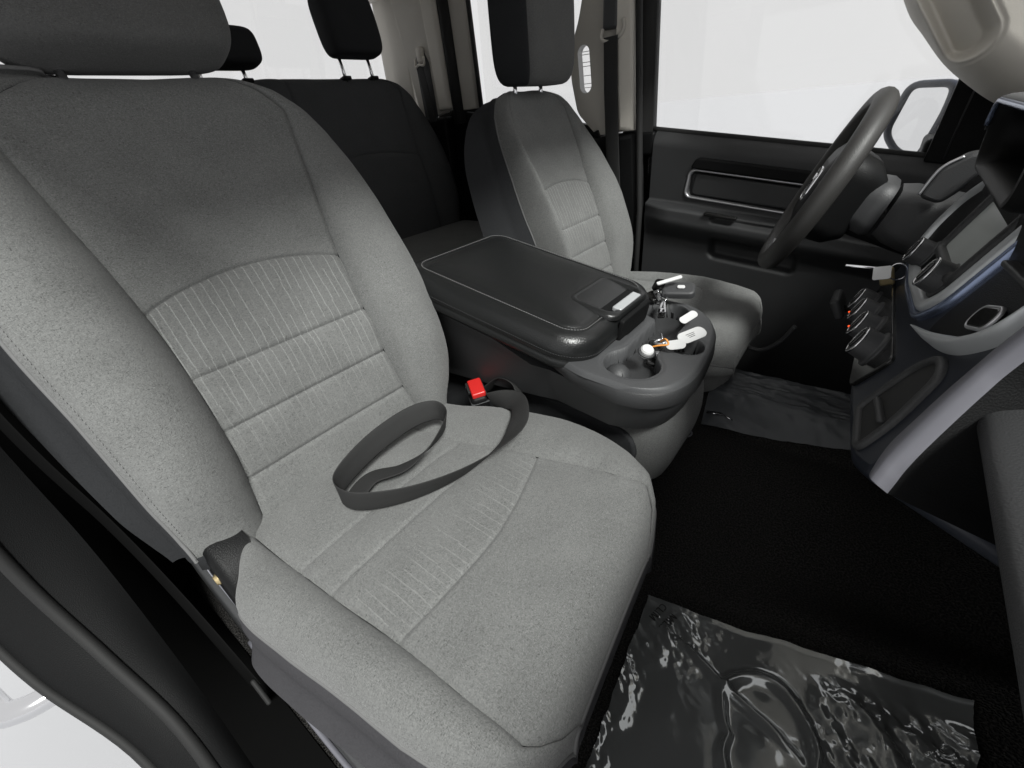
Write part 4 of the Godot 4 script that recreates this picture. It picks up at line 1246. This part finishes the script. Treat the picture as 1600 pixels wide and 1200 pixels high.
# ---------------------------------------------------------------- dashboard
func dashboard() -> void:
	var root := thing("dashboard", "black dashboard with leaning centre stack, screen, dials and silver side trim", "dashboard", Vector3.ZERO)
	# the long dash body
	var prof := [Vector2(1.25, 0.40), Vector2(1.05, 0.425), Vector2(0.92, 0.415), Vector2(0.86, 0.385), Vector2(0.84, 0.32), Vector2(0.85, 0.25), Vector2(0.86, 0.14), Vector2(0.9, 0.02), Vector2(1.0, -0.08), Vector2(1.2, -0.12)]
	var pp := []
	for p in prof:
		pp.append(Vector3(p.x, p.y, 0))
	var pc := curve(pp, 40)
	put("dash_pad", sheet(even(40, 0, 1), even(30, -0.86, 0.80), func(u: float, z: float) -> Vector3:
		var p := pc[int(round(u * 40))]
		return Vector3(p.x, p.y - 0.06 * smoothstep(0.2, 0.3, z), z)), M.soft_black, root)
	# lower passenger panel with its lip
	var lp := [Vector3(0.90, 0.30, 0), Vector3(0.80, 0.306, 0), Vector3(0.752, 0.304, 0), Vector3(0.742, 0.292, 0), Vector3(0.756, 0.272, 0), Vector3(0.80, 0.17, 0), Vector3(0.85, 0.06, 0), Vector3(0.93, -0.12, 0), Vector3(1.02, -0.32, 0)]
	var lc := curve(lp, 48)
	put("glove_panel", sheet(even(48), even(36, 0.20, 0.80), func(u: float, z: float) -> Vector3:
		var p := lc[int(round(u * 48))]
		return Vector3(p.x + 0.02 * smoothstep(0.27, 0.20, z), p.y - 0.03 * smoothstep(0.30, 0.2, z), z)), M.plastic, root)
	# centre stack in its own axes: x across towards the passenger, y up the face, z out of it
	var L := deg_to_rad(25.0)
	var xf := xf_of(Vector3(0, 0, 1), Vector3(sin(L), cos(L), 0), Vector3(-cos(L), sin(L), 0), Vector3(0.70, 0.22, 0))
	var face := poly3([Vector2(-0.325, 0.215), Vector2(-0.33, 0.06), Vector2(-0.29, -0.03), Vector2(-0.25, -0.068), Vector2(0.1, -0.062), Vector2(0.27, -0.04), Vector2(0.33, -0.008), Vector2(0.30, 0.05), Vector2(0.275, 0.13), Vector2(0.268, 0.215)], 0.02)
	put("stack_face", slab(face, 0.14, 0.012, -0.14), M.sheen_blue_plastic, root, xf)
	# radio surround
	var ro := poly3([Vector2(-0.10, 0.037), Vector2(0.047, 0.05), Vector2(0.082, 0.08), Vector2(0.088, 0.205), Vector2(-0.15, 0.205), Vector2(-0.23, 0.19), Vector2(-0.295, 0.14), Vector2(-0.305, 0.085), Vector2(-0.265, 0.037)], 0.025, 6)
	put("radio_surround", frame(ro, inset(ro, 0.017), 0.014, 0.0), M.pale_silver, root, xf)
	put("radio_outer_line", frame(inset(ro, -0.010), ro, 0.009, 0.0), M.blue_reflection_silver, root, xf)
	var ri := inset(ro, 0.017)
	put("radio_panel", slab(ri, 0.006, 0.002), M.satin_black, root, xf)
	var so := poly3([Vector2(-0.12, 0.094), Vector2(0.045, 0.1), Vector2(0.048, 0.178), Vector2(-0.125, 0.178)], 0.008, 5)
	put("screen_hood", frame(inset(so, -0.012), inset(so, 0.002), 0.012, 0.004), M.plastic, root, xf)
	put("touch_screen", slab(so, 0.003, 0.001, 0.0055), M.screen, root, xf)
	for k in 4:
		put("radio_button", slab(rrect(0.006, 0.008, 0.003, 3), 0.005, 0.002), M.plastic_black, root, xf * Transform3D(Basis(), Vector3(0.0635, 0.105 + 0.022 * k, 0.005)))
	for s in [-0.165, 0.012]:
		knob(root, xf * Transform3D(Basis(), Vector3(s, 0.066 + 0.02 * (s + 0.165) / 0.177, 0.005)), 0.020, 0.024)
	put("knob_mark", box(Vector3(0.003, 0.012, 0.002), 0.0006, Transform3D(Basis(), Vector3(-0.055, 0.075, 0.0075))), M.white, root, xf)
	# climate dials below
	put("climate_panel", slab(poly3([Vector2(-0.25, -0.06), Vector2(0.09, -0.054), Vector2(0.12, 0.015), Vector2(-0.265, 0.0)], 0.015), 0.005, 0.002), M.gloss_black, root, xf)
	var k := 0
	for z in [-0.205, -0.13, -0.045, 0.04]:
		var at := Vector3(z, -0.043 + 0.12 * (z + 0.2), 0.004)
		knob(root, xf * Transform3D(Basis(), at), 0.0215, 0.026)
		if k == 1 or k == 2:
			var dot := MeshInstance3D.new()
			dot.name = numbered("lamp_dot", root)
			var sm := SphereMesh.new()
			sm.radius = 0.0016; sm.height = 0.0032; sm.radial_segments = 10; sm.rings = 6
			dot.mesh = sm
			var em := mat(0.3, 0.5, Vector3(1, 0.3, 0.1))
			em.emission_enabled = true; em.emission = Color(1, 0.32, 0.12); em.emission_energy_multiplier = 1.2
			dot.material_override = em
			dot.transform = xf * Transform3D(Basis(), at + Vector3(-0.006, -0.013, 0.028))
			root.add_child(dot, true)
		k += 1
	# side vent with its silver lower lip, switch and slats
	var vo := poly3([Vector2(0.105, 0.052), Vector2(0.2, 0.076), Vector2(0.258, 0.11), Vector2(0.262, 0.25), Vector2(0.12, 0.25), Vector2(0.108, 0.12)], 0.03, 6)
	put("vent_cavity", slab(vo, 0.002, 0.001, 0.0005), M.plastic_black, root, xf)
	var lip := begin()
	var lo := [Vector2(0.098, 0.048), Vector2(0.15, 0.058), Vector2(0.2, 0.074), Vector2(0.235, 0.094), Vector2(0.262, 0.125), Vector2(0.268, 0.17)]
	var lu := [Vector2(0.104, 0.058), Vector2(0.145, 0.078), Vector2(0.19, 0.1), Vector2(0.225, 0.113), Vector2(0.252, 0.135), Vector2(0.261, 0.17)]
	var rows := []
	for i in 9:
		var t := i / 8.0
		var r := PackedVector3Array()
		var c0 := []
		for j in lo.size():
			var p: Vector2 = lo[j].lerp(lu[j], t * 0.62)
			c0.append(Vector3(p.x, p.y, 0.016 * pow(sin(PI * t), 0.6)))
		rows.append(curve(c0, 30))
	rows_mesh(lip, rows, [], true)
	put("vent_lip", done(lip), M.pale_silver, root, xf)
	for j in 4:
		put("vent_slat", box(Vector3(0.13, 0.006, 0.02), 0.002, turned(Vector3(0.19, 0.155 + 0.027 * j, 0.006), Vector3(25, 0, 6))), M.plastic, root, xf)
	put("vent_switch", slab(rrect(0.021, 0.0105, 0.009, 5), 0.006, 0.002), M.gloss_black, root, xf * turned(Vector3(0.205, 0.116, 0.003), Vector3(0, 0, 20)))
	put("switch_ring", frame(rrect(0.023, 0.0125, 0.011, 5), rrect(0.020, 0.0095, 0.008, 5), 0.003, 0.003), M.silver, root, xf * turned(Vector3(0.205, 0.116, 0.003), Vector3(0, 0, 20)))
	for s in [-1, 1]:
		put("switch_mark", box(Vector3(0.006, 0.008, 0.001), 0.0003, Transform3D(Basis(), Vector3(0.205 + s * 0.03, 0.116 + s * 0.01, 0.004))), M.mark, root, xf)
	# open bin under the vent
	var bo := poly3([Vector2(0.175, -0.028), Vector2(0.185, 0.045), Vector2(0.208, 0.07), Vector2(0.243, 0.067), Vector2(0.266, 0.02), Vector2(0.268, -0.022)], 0.014, 6)
	put("bin_rim", frame(inset(bo, -0.006), inset(bo, 0.003), 0.006, 0.0), M.plastic, root, xf)
	put("bin_hollow", slab(inset(bo, 0.002), 0.001, 0.0004, 0.0004), M.rubber, root, xf)
	put("bin_divider", box(Vector3(0.06, 0.006, 0.008), 0.003, turned(Vector3(0.225, 0.004, 0.004), Vector3(0, 0, 8))), M.plastic, root, xf)
	# sweeping satin trim down the passenger side of the stack
	var at0 := [Vector2(0.262, 0.24), Vector2(0.268, 0.18), Vector2(0.273, 0.132), Vector2(0.279, 0.108), Vector2(0.286, 0.082), Vector2(0.298, 0.053), Vector2(0.308, 0.03), Vector2(0.322, 0.017), Vector2(0.338, 0.01)]
	var at1 := [Vector2(0.31, 0.24), Vector2(0.315, 0.18), Vector2(0.326, 0.124), Vector2(0.335, 0.102), Vector2(0.348, 0.078), Vector2(0.363, 0.053), Vector2(0.374, 0.040), Vector2(0.382, 0.033), Vector2(0.388, 0.026)]
	var arc := begin()
	rows = []
	for i in 13:
		var t := i / 12.0
		var c0 := []
		for j in at0.size():
			var p: Vector2 = at0[j].lerp(at1[j], t * 0.88)
			var z := 0.004 + 0.014 * pow(sin(PI * minf(t * 0.5 + 0.0, 0.5)), 0.7) * (1.0 if t < 0.75 else 1.0 - pow((t - 0.75) / 0.25, 2.0) * 0.9)
			c0.append(Vector3(p.x, p.y, z))
		rows.append(curve(c0, 50))
	var under := PackedVector3Array()
	for p in rows[-1]:
		under.append(p + Vector3(-0.03, 0, -0.10))
	rows_mesh(arc, rows, [], false)
	var und := begin()
	rows_mesh(und, [rows[-1], under], [], false)
	put("trim_underside", done(und), M.soft_black, root, xf)
	put("satin_trim", done(arc), M.silver_paint, root, xf)
	# instrument hood and the padded brow over the stack
	put("cluster_hood", slab(poly3([Vector2(0.692, 0.342), Vector2(0.708, 0.386), Vector2(0.738, 0.408), Vector2(0.756, 0.409), Vector2(0.762, 0.389), Vector2(0.742, 0.352), Vector2(0.722, 0.331)], 0.01), 0.03, 0.006), M.plastic, root, turned(Vector3(0, 0, -0.33)))
	put("cluster_edge", tube(curve([Vector3(0.692, 0.346, -0.301), Vector3(0.707, 0.385, -0.301), Vector3(0.73, 0.403, -0.301)], 16), 0.0022, 8), M.silver, root)
	var pod := func(x: float, k: float, hz: float, hy: float) -> PackedVector3Array:
		var r := PackedVector3Array()
		for p in rrect(hz * k, hy * k, hy * k * 0.95, 8):
			r.append(Vector3(x, 0.452 + p.y, 0.07 + p.x))
		return r
	put("stack_brow", loft([pod.call(0.95, 1.0, 0.165, 0.038), pod.call(0.74, 1.0, 0.165, 0.038), pod.call(0.728, 0.98, 0.165, 0.038), pod.call(0.722, 0.93, 0.165, 0.038)], true, false), M.satin_black, root)
	var cap := []
	for e in [[0.95, 1.03], [0.74, 1.04], [0.727, 1.02], [0.720, 0.97], [0.7195, 0.93]]:
		var whole: PackedVector3Array = pod.call(e[0], e[1], 0.165, 0.038)
		cap.append(whole.slice(0, 18))
	var cap_st := begin()
	rows_mesh(cap_st, cap, [], true)
	put("brow_pad", done(cap_st), M.soft_grey, root)
	put("brow_mouth", loft([pod.call(0.722, 0.93, 0.165, 0.038), pod.call(0.722, 0.88, 0.165, 0.036), pod.call(0.74, 0.8, 0.165, 0.034), pod.call(0.80, 0.78, 0.165, 0.034)], false, true), M.satin_black, root)
	put("brow_line", tube((pod.call(0.7195, 0.90, 0.165, 0.037) as PackedVector3Array).slice(2, 17), 0.0028, 8), M.blue_reflection_silver, root)
	put("dash_block", span(Vector3(0.76, 0.33, -0.3), Vector3(0.95, 0.405, 0.26), 0.02), M.plastic_black, root)

func knob(root: Node3D, xf: Transform3D, r: float, h: float) -> void:
	var up := Transform3D(Basis(Vector3(1, 0, 0), Vector3(0, 0, 1), Vector3(0, -1, 0)), Vector3.ZERO)
	var o: MeshInstance3D = put("knob", lathe([Vector2(r * 1.22, 0), Vector2(r * 1.2, 0.003), Vector2(r * 1.02, 0.004), Vector2(r, 0.006), Vector2(r * 0.94, h * 0.93), Vector2(r * 0.9, h * 0.97), Vector2(r * 0.72, h), Vector2(r * 0.7, h * 0.96), Vector2(0, h * 0.95)], 28), M.plastic_grey, root, xf * up)
	put("knob_ring", ring_of(Vector3(0, h * 0.955, 0), r * 0.90, Vector3.ZERO, 0.0016), M.chrome, o)
	for q in 7:
		var an := TAU * (0.15 + 0.7 * q / 6.0)
		put("dial_mark", box(Vector3(0.0012, 0.0006, 0.0024), 0.0002, Transform3D(Basis(Vector3.UP, -an), Vector3(sin(an) * r * 0.80, h * 0.985, cos(an) * r * 0.80))), M.mark, o)
	put("knob_bar", box(Vector3(r * 0.25, 0.006, r * 1.2), 0.002, Transform3D(Basis(), Vector3(0, h * 0.97, 0))), M.gloss_black, o)

func steering() -> void:
	var ct := Vector3(0.538, 0.338, -0.42)
	var ti := deg_to_rad(24.0)
	var ya := deg_to_rad(7.0)
	var side := Vector3(sin(ya), 0, cos(ya))
	var ax := Vector3(sin(ti) * cos(ya), cos(ti), -sin(ti) * sin(ya))
	var xf := xf_of(side, ax, side.cross(ax), ct)
	var root := thing("steering_wheel", "black leather steering wheel in front of the far seat", "steering wheel", ct)
	xf.origin = Vector3.ZERO
	var ring := PackedVector3Array()
	for k in 72:
		var a := TAU * k / 72
		ring.append(Vector3(cos(a) * 0.165, sin(a) * 0.161, 0))
	put("rim", tube(ring, 0.0195, 14, true), M.wheel_leather, root, xf)
	var hub := []
	for e in [[0.025, -0.085], [0.005, -0.06], [0.0, -0.03], [0.0, -0.01], [0.006, 0.004], [0.02, 0.012], [0.04, 0.016]]:
		hub.append(ring3(inset(rrect(0.095, 0.085, 0.045, 8), e[0]), e[1]))
	put("hub", loft(hub, true, true, true), M.plastic_black, root, xf)
	put("badge_ring", frame(rrect(0.03, 0.034, 0.02, 6), rrect(0.026, 0.03, 0.017, 6), 0.004, 0.015), M.chrome, root, xf)
	put("badge_plate", slab(rrect(0.026, 0.03, 0.017, 6), 0.003, 0.001, 0.015), M.gloss_black, root, xf)
	put("badge_crest", slab(poly3([Vector2(-0.018, 0.02), Vector2(-0.006, 0.008), Vector2(0.006, 0.008), Vector2(0.018, 0.02), Vector2(0.014, 0.0), Vector2(0.006, -0.02), Vector2(-0.006, -0.02), Vector2(-0.014, 0.0)], 0.004), 0.003, 0.001, 0.017), M.chrome, root, xf)
	for s in [-1, 1]:
		put("spoke", box(Vector3(0.09, 0.05, 0.022), 0.009, turned(Vector3(s * 0.12, 0.0, -0.004), Vector3(0, s * 10, 0)), 3), M.gloss_black, root, xf)
		put("spoke_button", slab(rrect(0.014, 0.014, 0.005, 4), 0.006, 0.002), M.plastic_grey, root, xf * Transform3D(Basis(), Vector3(s * 0.11, 0.005, 0.007)))
	put("lower_spoke", box(Vector3(0.10, 0.12, 0.03), 0.012, turned(Vector3(0, -0.11, -0.01)), 3), M.gloss_black, root, xf)
	put("spoke_accent", box(Vector3(0.05, 0.03, 0.006), 0.003, turned(Vector3(0, -0.14, 0.008))), M.silver, root, xf)
	# column shroud behind the wheel
	var col := thing("steering_column", "dark grey moulded steering column shroud behind the wheel", "steering column", Vector3(0.6, 0.32, -0.42))
	var dir := Vector3(0.93, -0.30, 0).normalized()
	var up := Vector3(0.30, 0.93, 0).normalized()
	for seg in [[-0.035, 0.055, 0.06, 0.04, 0.08, 0.05, "upper_shroud"], [0.062, 0.24, 0.078, 0.046, 0.10, 0.06, "lower_shroud"]]:
		var rings := []
		for i in 9:
			var t := i / 8.0
			var d := lerpf(seg[0], seg[1], t)
			var w := lerpf(seg[2], seg[4], t)
			var h := lerpf(seg[3], seg[5], t)
			var trim_ := 0.9 if i == 0 or i == 8 else 1.0
			var r := PackedVector3Array()
			for p in rrect(w * trim_, h * trim_, 0.03, 5):
				r.append(dir * d + up * p.y + Vector3(0, 0, p.x))
			rings.append(r)
		put(seg[6], loft(rings, true, true, true), M.plastic_grey if seg[6] == "upper_shroud" else M.plastic, col)
	put("shroud_cap", box(Vector3(0.055, 0.03, 0.09), 0.01, xf_of(dir, up, Vector3(0, 0, 1), Vector3(0.0, 0.046, 0.01)), 3), M.plastic_grey, col)
	put("shroud_underside", box(Vector3(0.2, 0.06, 0.10), 0.02, xf_of(dir, up, Vector3(0, 0, 1), Vector3(0.09, -0.06, 0.0)), 3), M.plastic_black, col)
	put("switch_stalk", tube(PackedVector3Array([Vector3(-0.01, 0.0, -0.05), Vector3(-0.03, 0.01, -0.12), Vector3(-0.04, 0.015, -0.17)]), 0.011, 10), M.plastic_grey, col)
	put("shroud_insert", slab(rrect(0.026, 0.013, 0.004, 3), 0.004, 0.001), M.silver, col, xf_of(dir, up, Vector3(0, 0, 1), Vector3(-0.012, 0.012, 0.0655)))
	# ignition keys hanging in the dash
	var ig := thing("ignition_key", "silver ignition key with pale paper tag in the dash left of the dials", "keys", Vector3(0.675, 0.24, -0.2))
	put("key_blade", box(Vector3(0.05, 0.004, 0.005), 0.001, turned(Vector3(-0.025, 0.008, 0.0))), M.chrome, ig)
	put("key_head", box(Vector3(0.02, 0.03, 0.012), 0.004, turned(Vector3(0.01, -0.004, 0.0), Vector3(0, 0, 20)), 3), M.brass, ig)
	put("paper_tag", slab(rrect(0.012, 0.011, 0.003, 3), 0.0015, 0.0005), M.white, ig, turned(Vector3(0.002, 0.004, 0.012), Vector3(-30, -20, 20)))
	put("key_ring", ring_of(Vector3(0.022, 0.005, 0.0), 0.013, Vector3(70, 20, 0)), M.chrome, ig)
	put("ignition_barrel", lathe([Vector2(0.0, 0.0), Vector2(0.016, 0.0), Vector2(0.018, -0.004), Vector2(0.018, -0.05)], 20), M.plastic_black, ig, turned(Vector3(0.035, -0.004, -0.01), Vector3(0, 0, 70)))

# ---------------------------------------------------------------- floor
func floor_y(x: float, z: float) -> float:
	var y := lerpf(-0.335, -0.205, smoothstep(0.20, -0.24, z))
	y += 0.075 * smoothstep(-0.245, -0.30, z)
	y -= 0.225 * smoothstep(-0.42, -0.56, z)
	y += 0.10 * smoothstep(0.86, 1.2, x) + 0.11 * smoothstep(0.46, 1.0, x) * smoothstep(0.0, 0.14, z)
	return y + 0.0025 * noise.get_noise_2d(x * 400, z * 400)

func floor_things() -> void:
	struct("cab_floor", sheet(even(170, -1.2, 1.26), even(150, -0.9, 0.835), func(x: float, z: float) -> Vector3: return Vector3(x, floor_y(x, z), z), true), M.carpet)
	var film := thing("floor_film", "crinkled clear protective film on the carpet in front of the near seat", "floor cover", Vector3(0.72, -0.33, 0.4))
	var ridge := FastNoiseLite.new()
	ridge.seed = 4; ridge.frequency = 1.0; ridge.fractal_type = FastNoiseLite.FRACTAL_RIDGED; ridge.fractal_octaves = 3
	var f := func(u: float, v: float) -> Vector3:
		var top := lerpf(0.187, 0.163, u) + 0.004 * noise.get_noise_1d(u * 500)
		var x := lerpf(lerpf(0.482, 0.525, v), lerpf(0.921, 0.905, v), u) + 0.004 * noise.get_noise_1d(v * 600 + 90)
		var z := lerpf(top, 0.60, v)
		var y := floor_y(x, z) + 0.006
		# crumpled corner, smooth panel, long folds
		var w := bell(u - 0.13, 0.13) * bell(v - 0.16, 0.14) + 0.95 * smoothstep(0.56, 0.72, u) * smoothstep(0.06, 0.2, v) + 0.8 * smoothstep(0.12, 0.0, u) * smoothstep(0.2, 0.4, v) + 0.05
		y += 0.007 * w * (1.0 + 0.5 * smoothstep(0.5, 0.7, u)) * noise.get_noise_2d(x * 1500 - z * 900, z * 900 + x * 500)
		y += 0.012 * w * (0.5 + 0.5 * ridge.get_noise_2d(x * 7.0 - z * 6.0, z * 5.0 + x * 2.0))
		y += 0.012 * bell(v - 0.55 * u - 0.06, 0.015) * smoothstep(0.12, 0.3, u) * smoothstep(0.66, 0.5, u)
		var fold := Vector2(u - 0.5 - 0.25 * (v - 0.3), v - 0.42)
		y += 0.010 * bell(fold.length() - 0.12 * (1.0 + 0.5 * absf(fold.y) / 0.12), 0.012) + 0.006 * smoothstep(0.13, 0.0, fold.length())
		y += 0.0025 * noise.get_noise_2d(x * 300, z * 300)
		y += 0.003 * smoothstep(0.02, 0.0, v) + 0.0012 * w * ridge.get_noise_2d(x * 40.0 + z * 30.0, z * 34.0 - x * 10.0)
		return Vector3(x, y, z) - Vector3(0.72, -0.33, 0.4)
	put("film_sheet", sheet(even(190), even(170), f, true), M.film, film)
	for line in [["CLIM", 0.512, 0.215], ["MILL", 0.535, 0.225]]:
		var tm := TextMesh.new()
		tm.text = line[0]
		tm.font_size = 16
		tm.pixel_size = 0.0011
		tm.depth = 0.0006
		var o := put("film_print", tm, M.rubber, film)
		o.transform = Transform3D(Basis(Vector3(-0.25, 0, 0.97), Vector3(0.97, 0, 0.25), Vector3(0, 1, 0)), Vector3(line[1] - 0.72, floor_y(line[1], line[2]) + 0.33 + 0.014, line[2] - 0.4))
	var hump := thing("tunnel_film", "wrinkled dark plastic cover over the floor hump in front of the console", "floor cover", Vector3(0.6, -0.15, -0.33))
	var hf := func(u: float, v: float) -> Vector3:
		var x := lerpf(0.41 + 0.02 * v, 0.80, u)
		var z := lerpf(-0.43, -0.243, v) - 0.03 * u
		var y := floor_y(x, z) + 0.007
		y += 0.009 * (0.5 + 0.5 * ridge.get_noise_2d(x * 5.0, z * 18.0)) + 0.004 * noise.get_noise_2d(x * 900, z * 2600)
		return Vector3(x, y, z) - Vector3(0.6, -0.15, -0.33)
	var hm := mat(0.05, 0.42, Vector3(0.92, 1.0, 1.08))
	put("cover_sheet", sheet(even(110), even(70), hf, true), hm, hump)
	var clip := thing("bent_clip", "small bent silver clip on the carpet beside the floor hump", "clip", Vector3(0.455, floor_y(0.455, -0.27) + 0.006, -0.27))
	put("clip_wire", tube(PackedVector3Array([Vector3(-0.022, 0.0, 0.002), Vector3(0.012, 0.004, 0.0), Vector3(0.018, 0.004, 0.006), Vector3(-0.02, 0.002, 0.012)]), 0.0022, 6), M.chrome, clip)
	put("clip_tail", tube(PackedVector3Array([Vector3(0.014, 0.004, 0.003), Vector3(0.042, 0.0, 0.012)]), 0.0012, 6), M.chrome, clip)
	var coin := thing("floor_grommet", "small round grommet in the carpet beside the console's cloth front", "grommet", Vector3(0.405, floor_y(0.405, -0.2) + 0.004, -0.2))
	put("grommet_ring", ring_of(Vector3.ZERO, 0.017, Vector3.ZERO, 0.002), M.silver_paint, coin)
	put("grommet_cap", lathe([Vector2(0, 0.003), Vector2(0.009, 0.003), Vector2(0.012, 0.0), Vector2(0.016, -0.002)], 20), M.plastic_grey, coin)
	var pd := thing("brake_pedal", "black brake pedal on its arm in the dark driver footwell", "pedal", Vector3(0.60, 0.06, -0.5))
	put("pedal_pad", box(Vector3(0.02, 0.05, 0.09), 0.008, turned(Vector3(0.03, 0.01, 0), Vector3(0, 0, 25)), 3), M.plastic_grey, pd)
	put("pedal_arm", tube(curve([Vector3(0.04, 0.0, 0.0), Vector3(0.16, 0.06, 0.0), Vector3(0.22, 0.18, 0.0)], 12), 0.009, 8), M.plastic_black, pd)
	var sl := thing("seat_slide_bar", "thin bent bar under the front edge of the far seat", "seat handle", Vector3(0.51, -0.05, -0.52))
	put("bar", tube(curve([Vector3(-0.06, -0.04, 0.0), Vector3(-0.02, -0.045, 0.0), Vector3(0.02, -0.01, 0.0), Vector3(0.045, 0.04, 0.0)], 16), 0.006, 8), M.plastic_grey, sl)

func beige_trim() -> void:
	var root := thing("windscreen_pillar_trim", "beige moulded windscreen pillar trim with a scooped oval recess at upper right", "pillar trim", Vector3(0.7067, 0.5897, -0.611))
	var _cut := Vector2(0.0000, 0.0000)
	# local: x forward, y up, z towards the door. The lower left edge is rounded under.
	var edge := [Vector2(-0.2656, 0.3623), Vector2(-0.1739, 0.1449), Vector2(-0.1232, 0.0483), Vector2(-0.0797, -0.0034), Vector2(-0.0314, -0.0560), Vector2(0.0135, -0.0932), Vector2(0.0662, -0.1304), Vector2(0.1038, -0.1473), Vector2(0.2173, -0.1884)]
	var e3 := []
	for p in edge:
		e3.append(Vector3(p.x, p.y, 0))
	var ec := curve(e3, 160)
	var f := func(u: float, v: float) -> Vector3:
		var p := ec[int(round(v * 160))]
		var s := u * 0.29
		var q := p + Vector3(0.62, 0.78, 0) * s
		var z := -0.145 + 0.145 * sqrt(clampf(1.0 - pow(1.0 - minf(s / 0.08, 1.0), 2.0), 0.0, 1.0)) + 0.03 * smoothstep(0.0, 0.25, s)
		var a := Vector2(-0.1709, 0.2005)
		var b := Vector2(-0.0091, -0.0192)
		var w := Vector2(q.x, q.y)
		var t := clampf((w - a).dot(b - a) / (b - a).length_squared(), 0, 1)
		var h := w.distance_to(a.lerp(b, t)) - 0.040
		z -= 0.062 * smoothstep(0.0, -0.022, h) + 0.0035 * bell(h - 0.002, 0.0032)
		return Vector3(q.x, q.y, z)
	put("trim_face", sheet(even(200), even(160), f, true), M.trim_beige, root)
	var bk := func(u: float, v: float) -> Vector3:
		return ec[int(round(v * 160))] + Vector3(0.12 * u, 0.10 * u, -0.145 - 0.08 * u)
	put("trim_back", sheet(even(10), even(160), bk), M.trim_taupe, root)

func surroundings() -> void:
	var pl := PlaneMesh.new()
	pl.size = Vector2(1600, 1600)
	struct("ground", pl, M.ground, Transform3D(Basis(), Vector3(0, -0.95, 0)))

func _ready() -> void:
	var cam := Camera3D.new()
	cam.name = "camera"
	add_child(cam, true)
	cam.position = Vector3(0.6415, 0.5144, 0.7397)
	cam.rotation_degrees = Vector3(-31.1987, 39.9911, -5.3418)
	cam.fov = 81.886
	cam.near = 0.02
	cam.far = 3000.0
	cam.current = true
	var we := WorldEnvironment.new()
	we.name = "world_environment"
	var env := Environment.new()
	env.background_mode = Environment.BG_SKY
	var sky := Sky.new()
	var pm := ProceduralSkyMaterial.new()
	var grey := Color(0.775, 0.775, 0.775).linear_to_srgb()
	pm.sky_top_color = grey
	pm.sky_horizon_color = grey
	pm.ground_bottom_color = grey
	pm.ground_horizon_color = grey
	pm.sun_angle_max = 0.0
	sky.sky_material = pm
	env.sky = sky
	env.tonemap_mode = Environment.TONE_MAPPER_LINEAR
	env.tonemap_exposure = 1.0
	env.sdfgi_enabled = true
	env.ssao_enabled = true
	env.ssil_enabled = true
	we.environment = env
	add_child(we, true)
	var sun := DirectionalLight3D.new()
	sun.name = "sun"
	sun.light_energy = 1.6
	sun.light_color = Color(0.995, 1.0, 0.985)
	sun.light_angular_distance = 14.0
	sun.shadow_enabled = true
	add_child(sun, true)
	sun.look_at_from_position(Vector3(0.75, 0.96, 0.42), Vector3.ZERO, Vector3.UP)

	noise.seed = 21
	noise.frequency = 0.01
	noise.fractal_octaves = 3
	make_materials()
	surroundings()
	cab_body()
	floor_things()
	rear_door()
	driver_door()
	pillars()
	dashboard()
	steering()
	side_mirror()
	side_step()
	rear_bench()
	driver_seat()
	passenger_seat()
	centre_console()
	keys()
	buckle_and_belts()
	beige_trim()
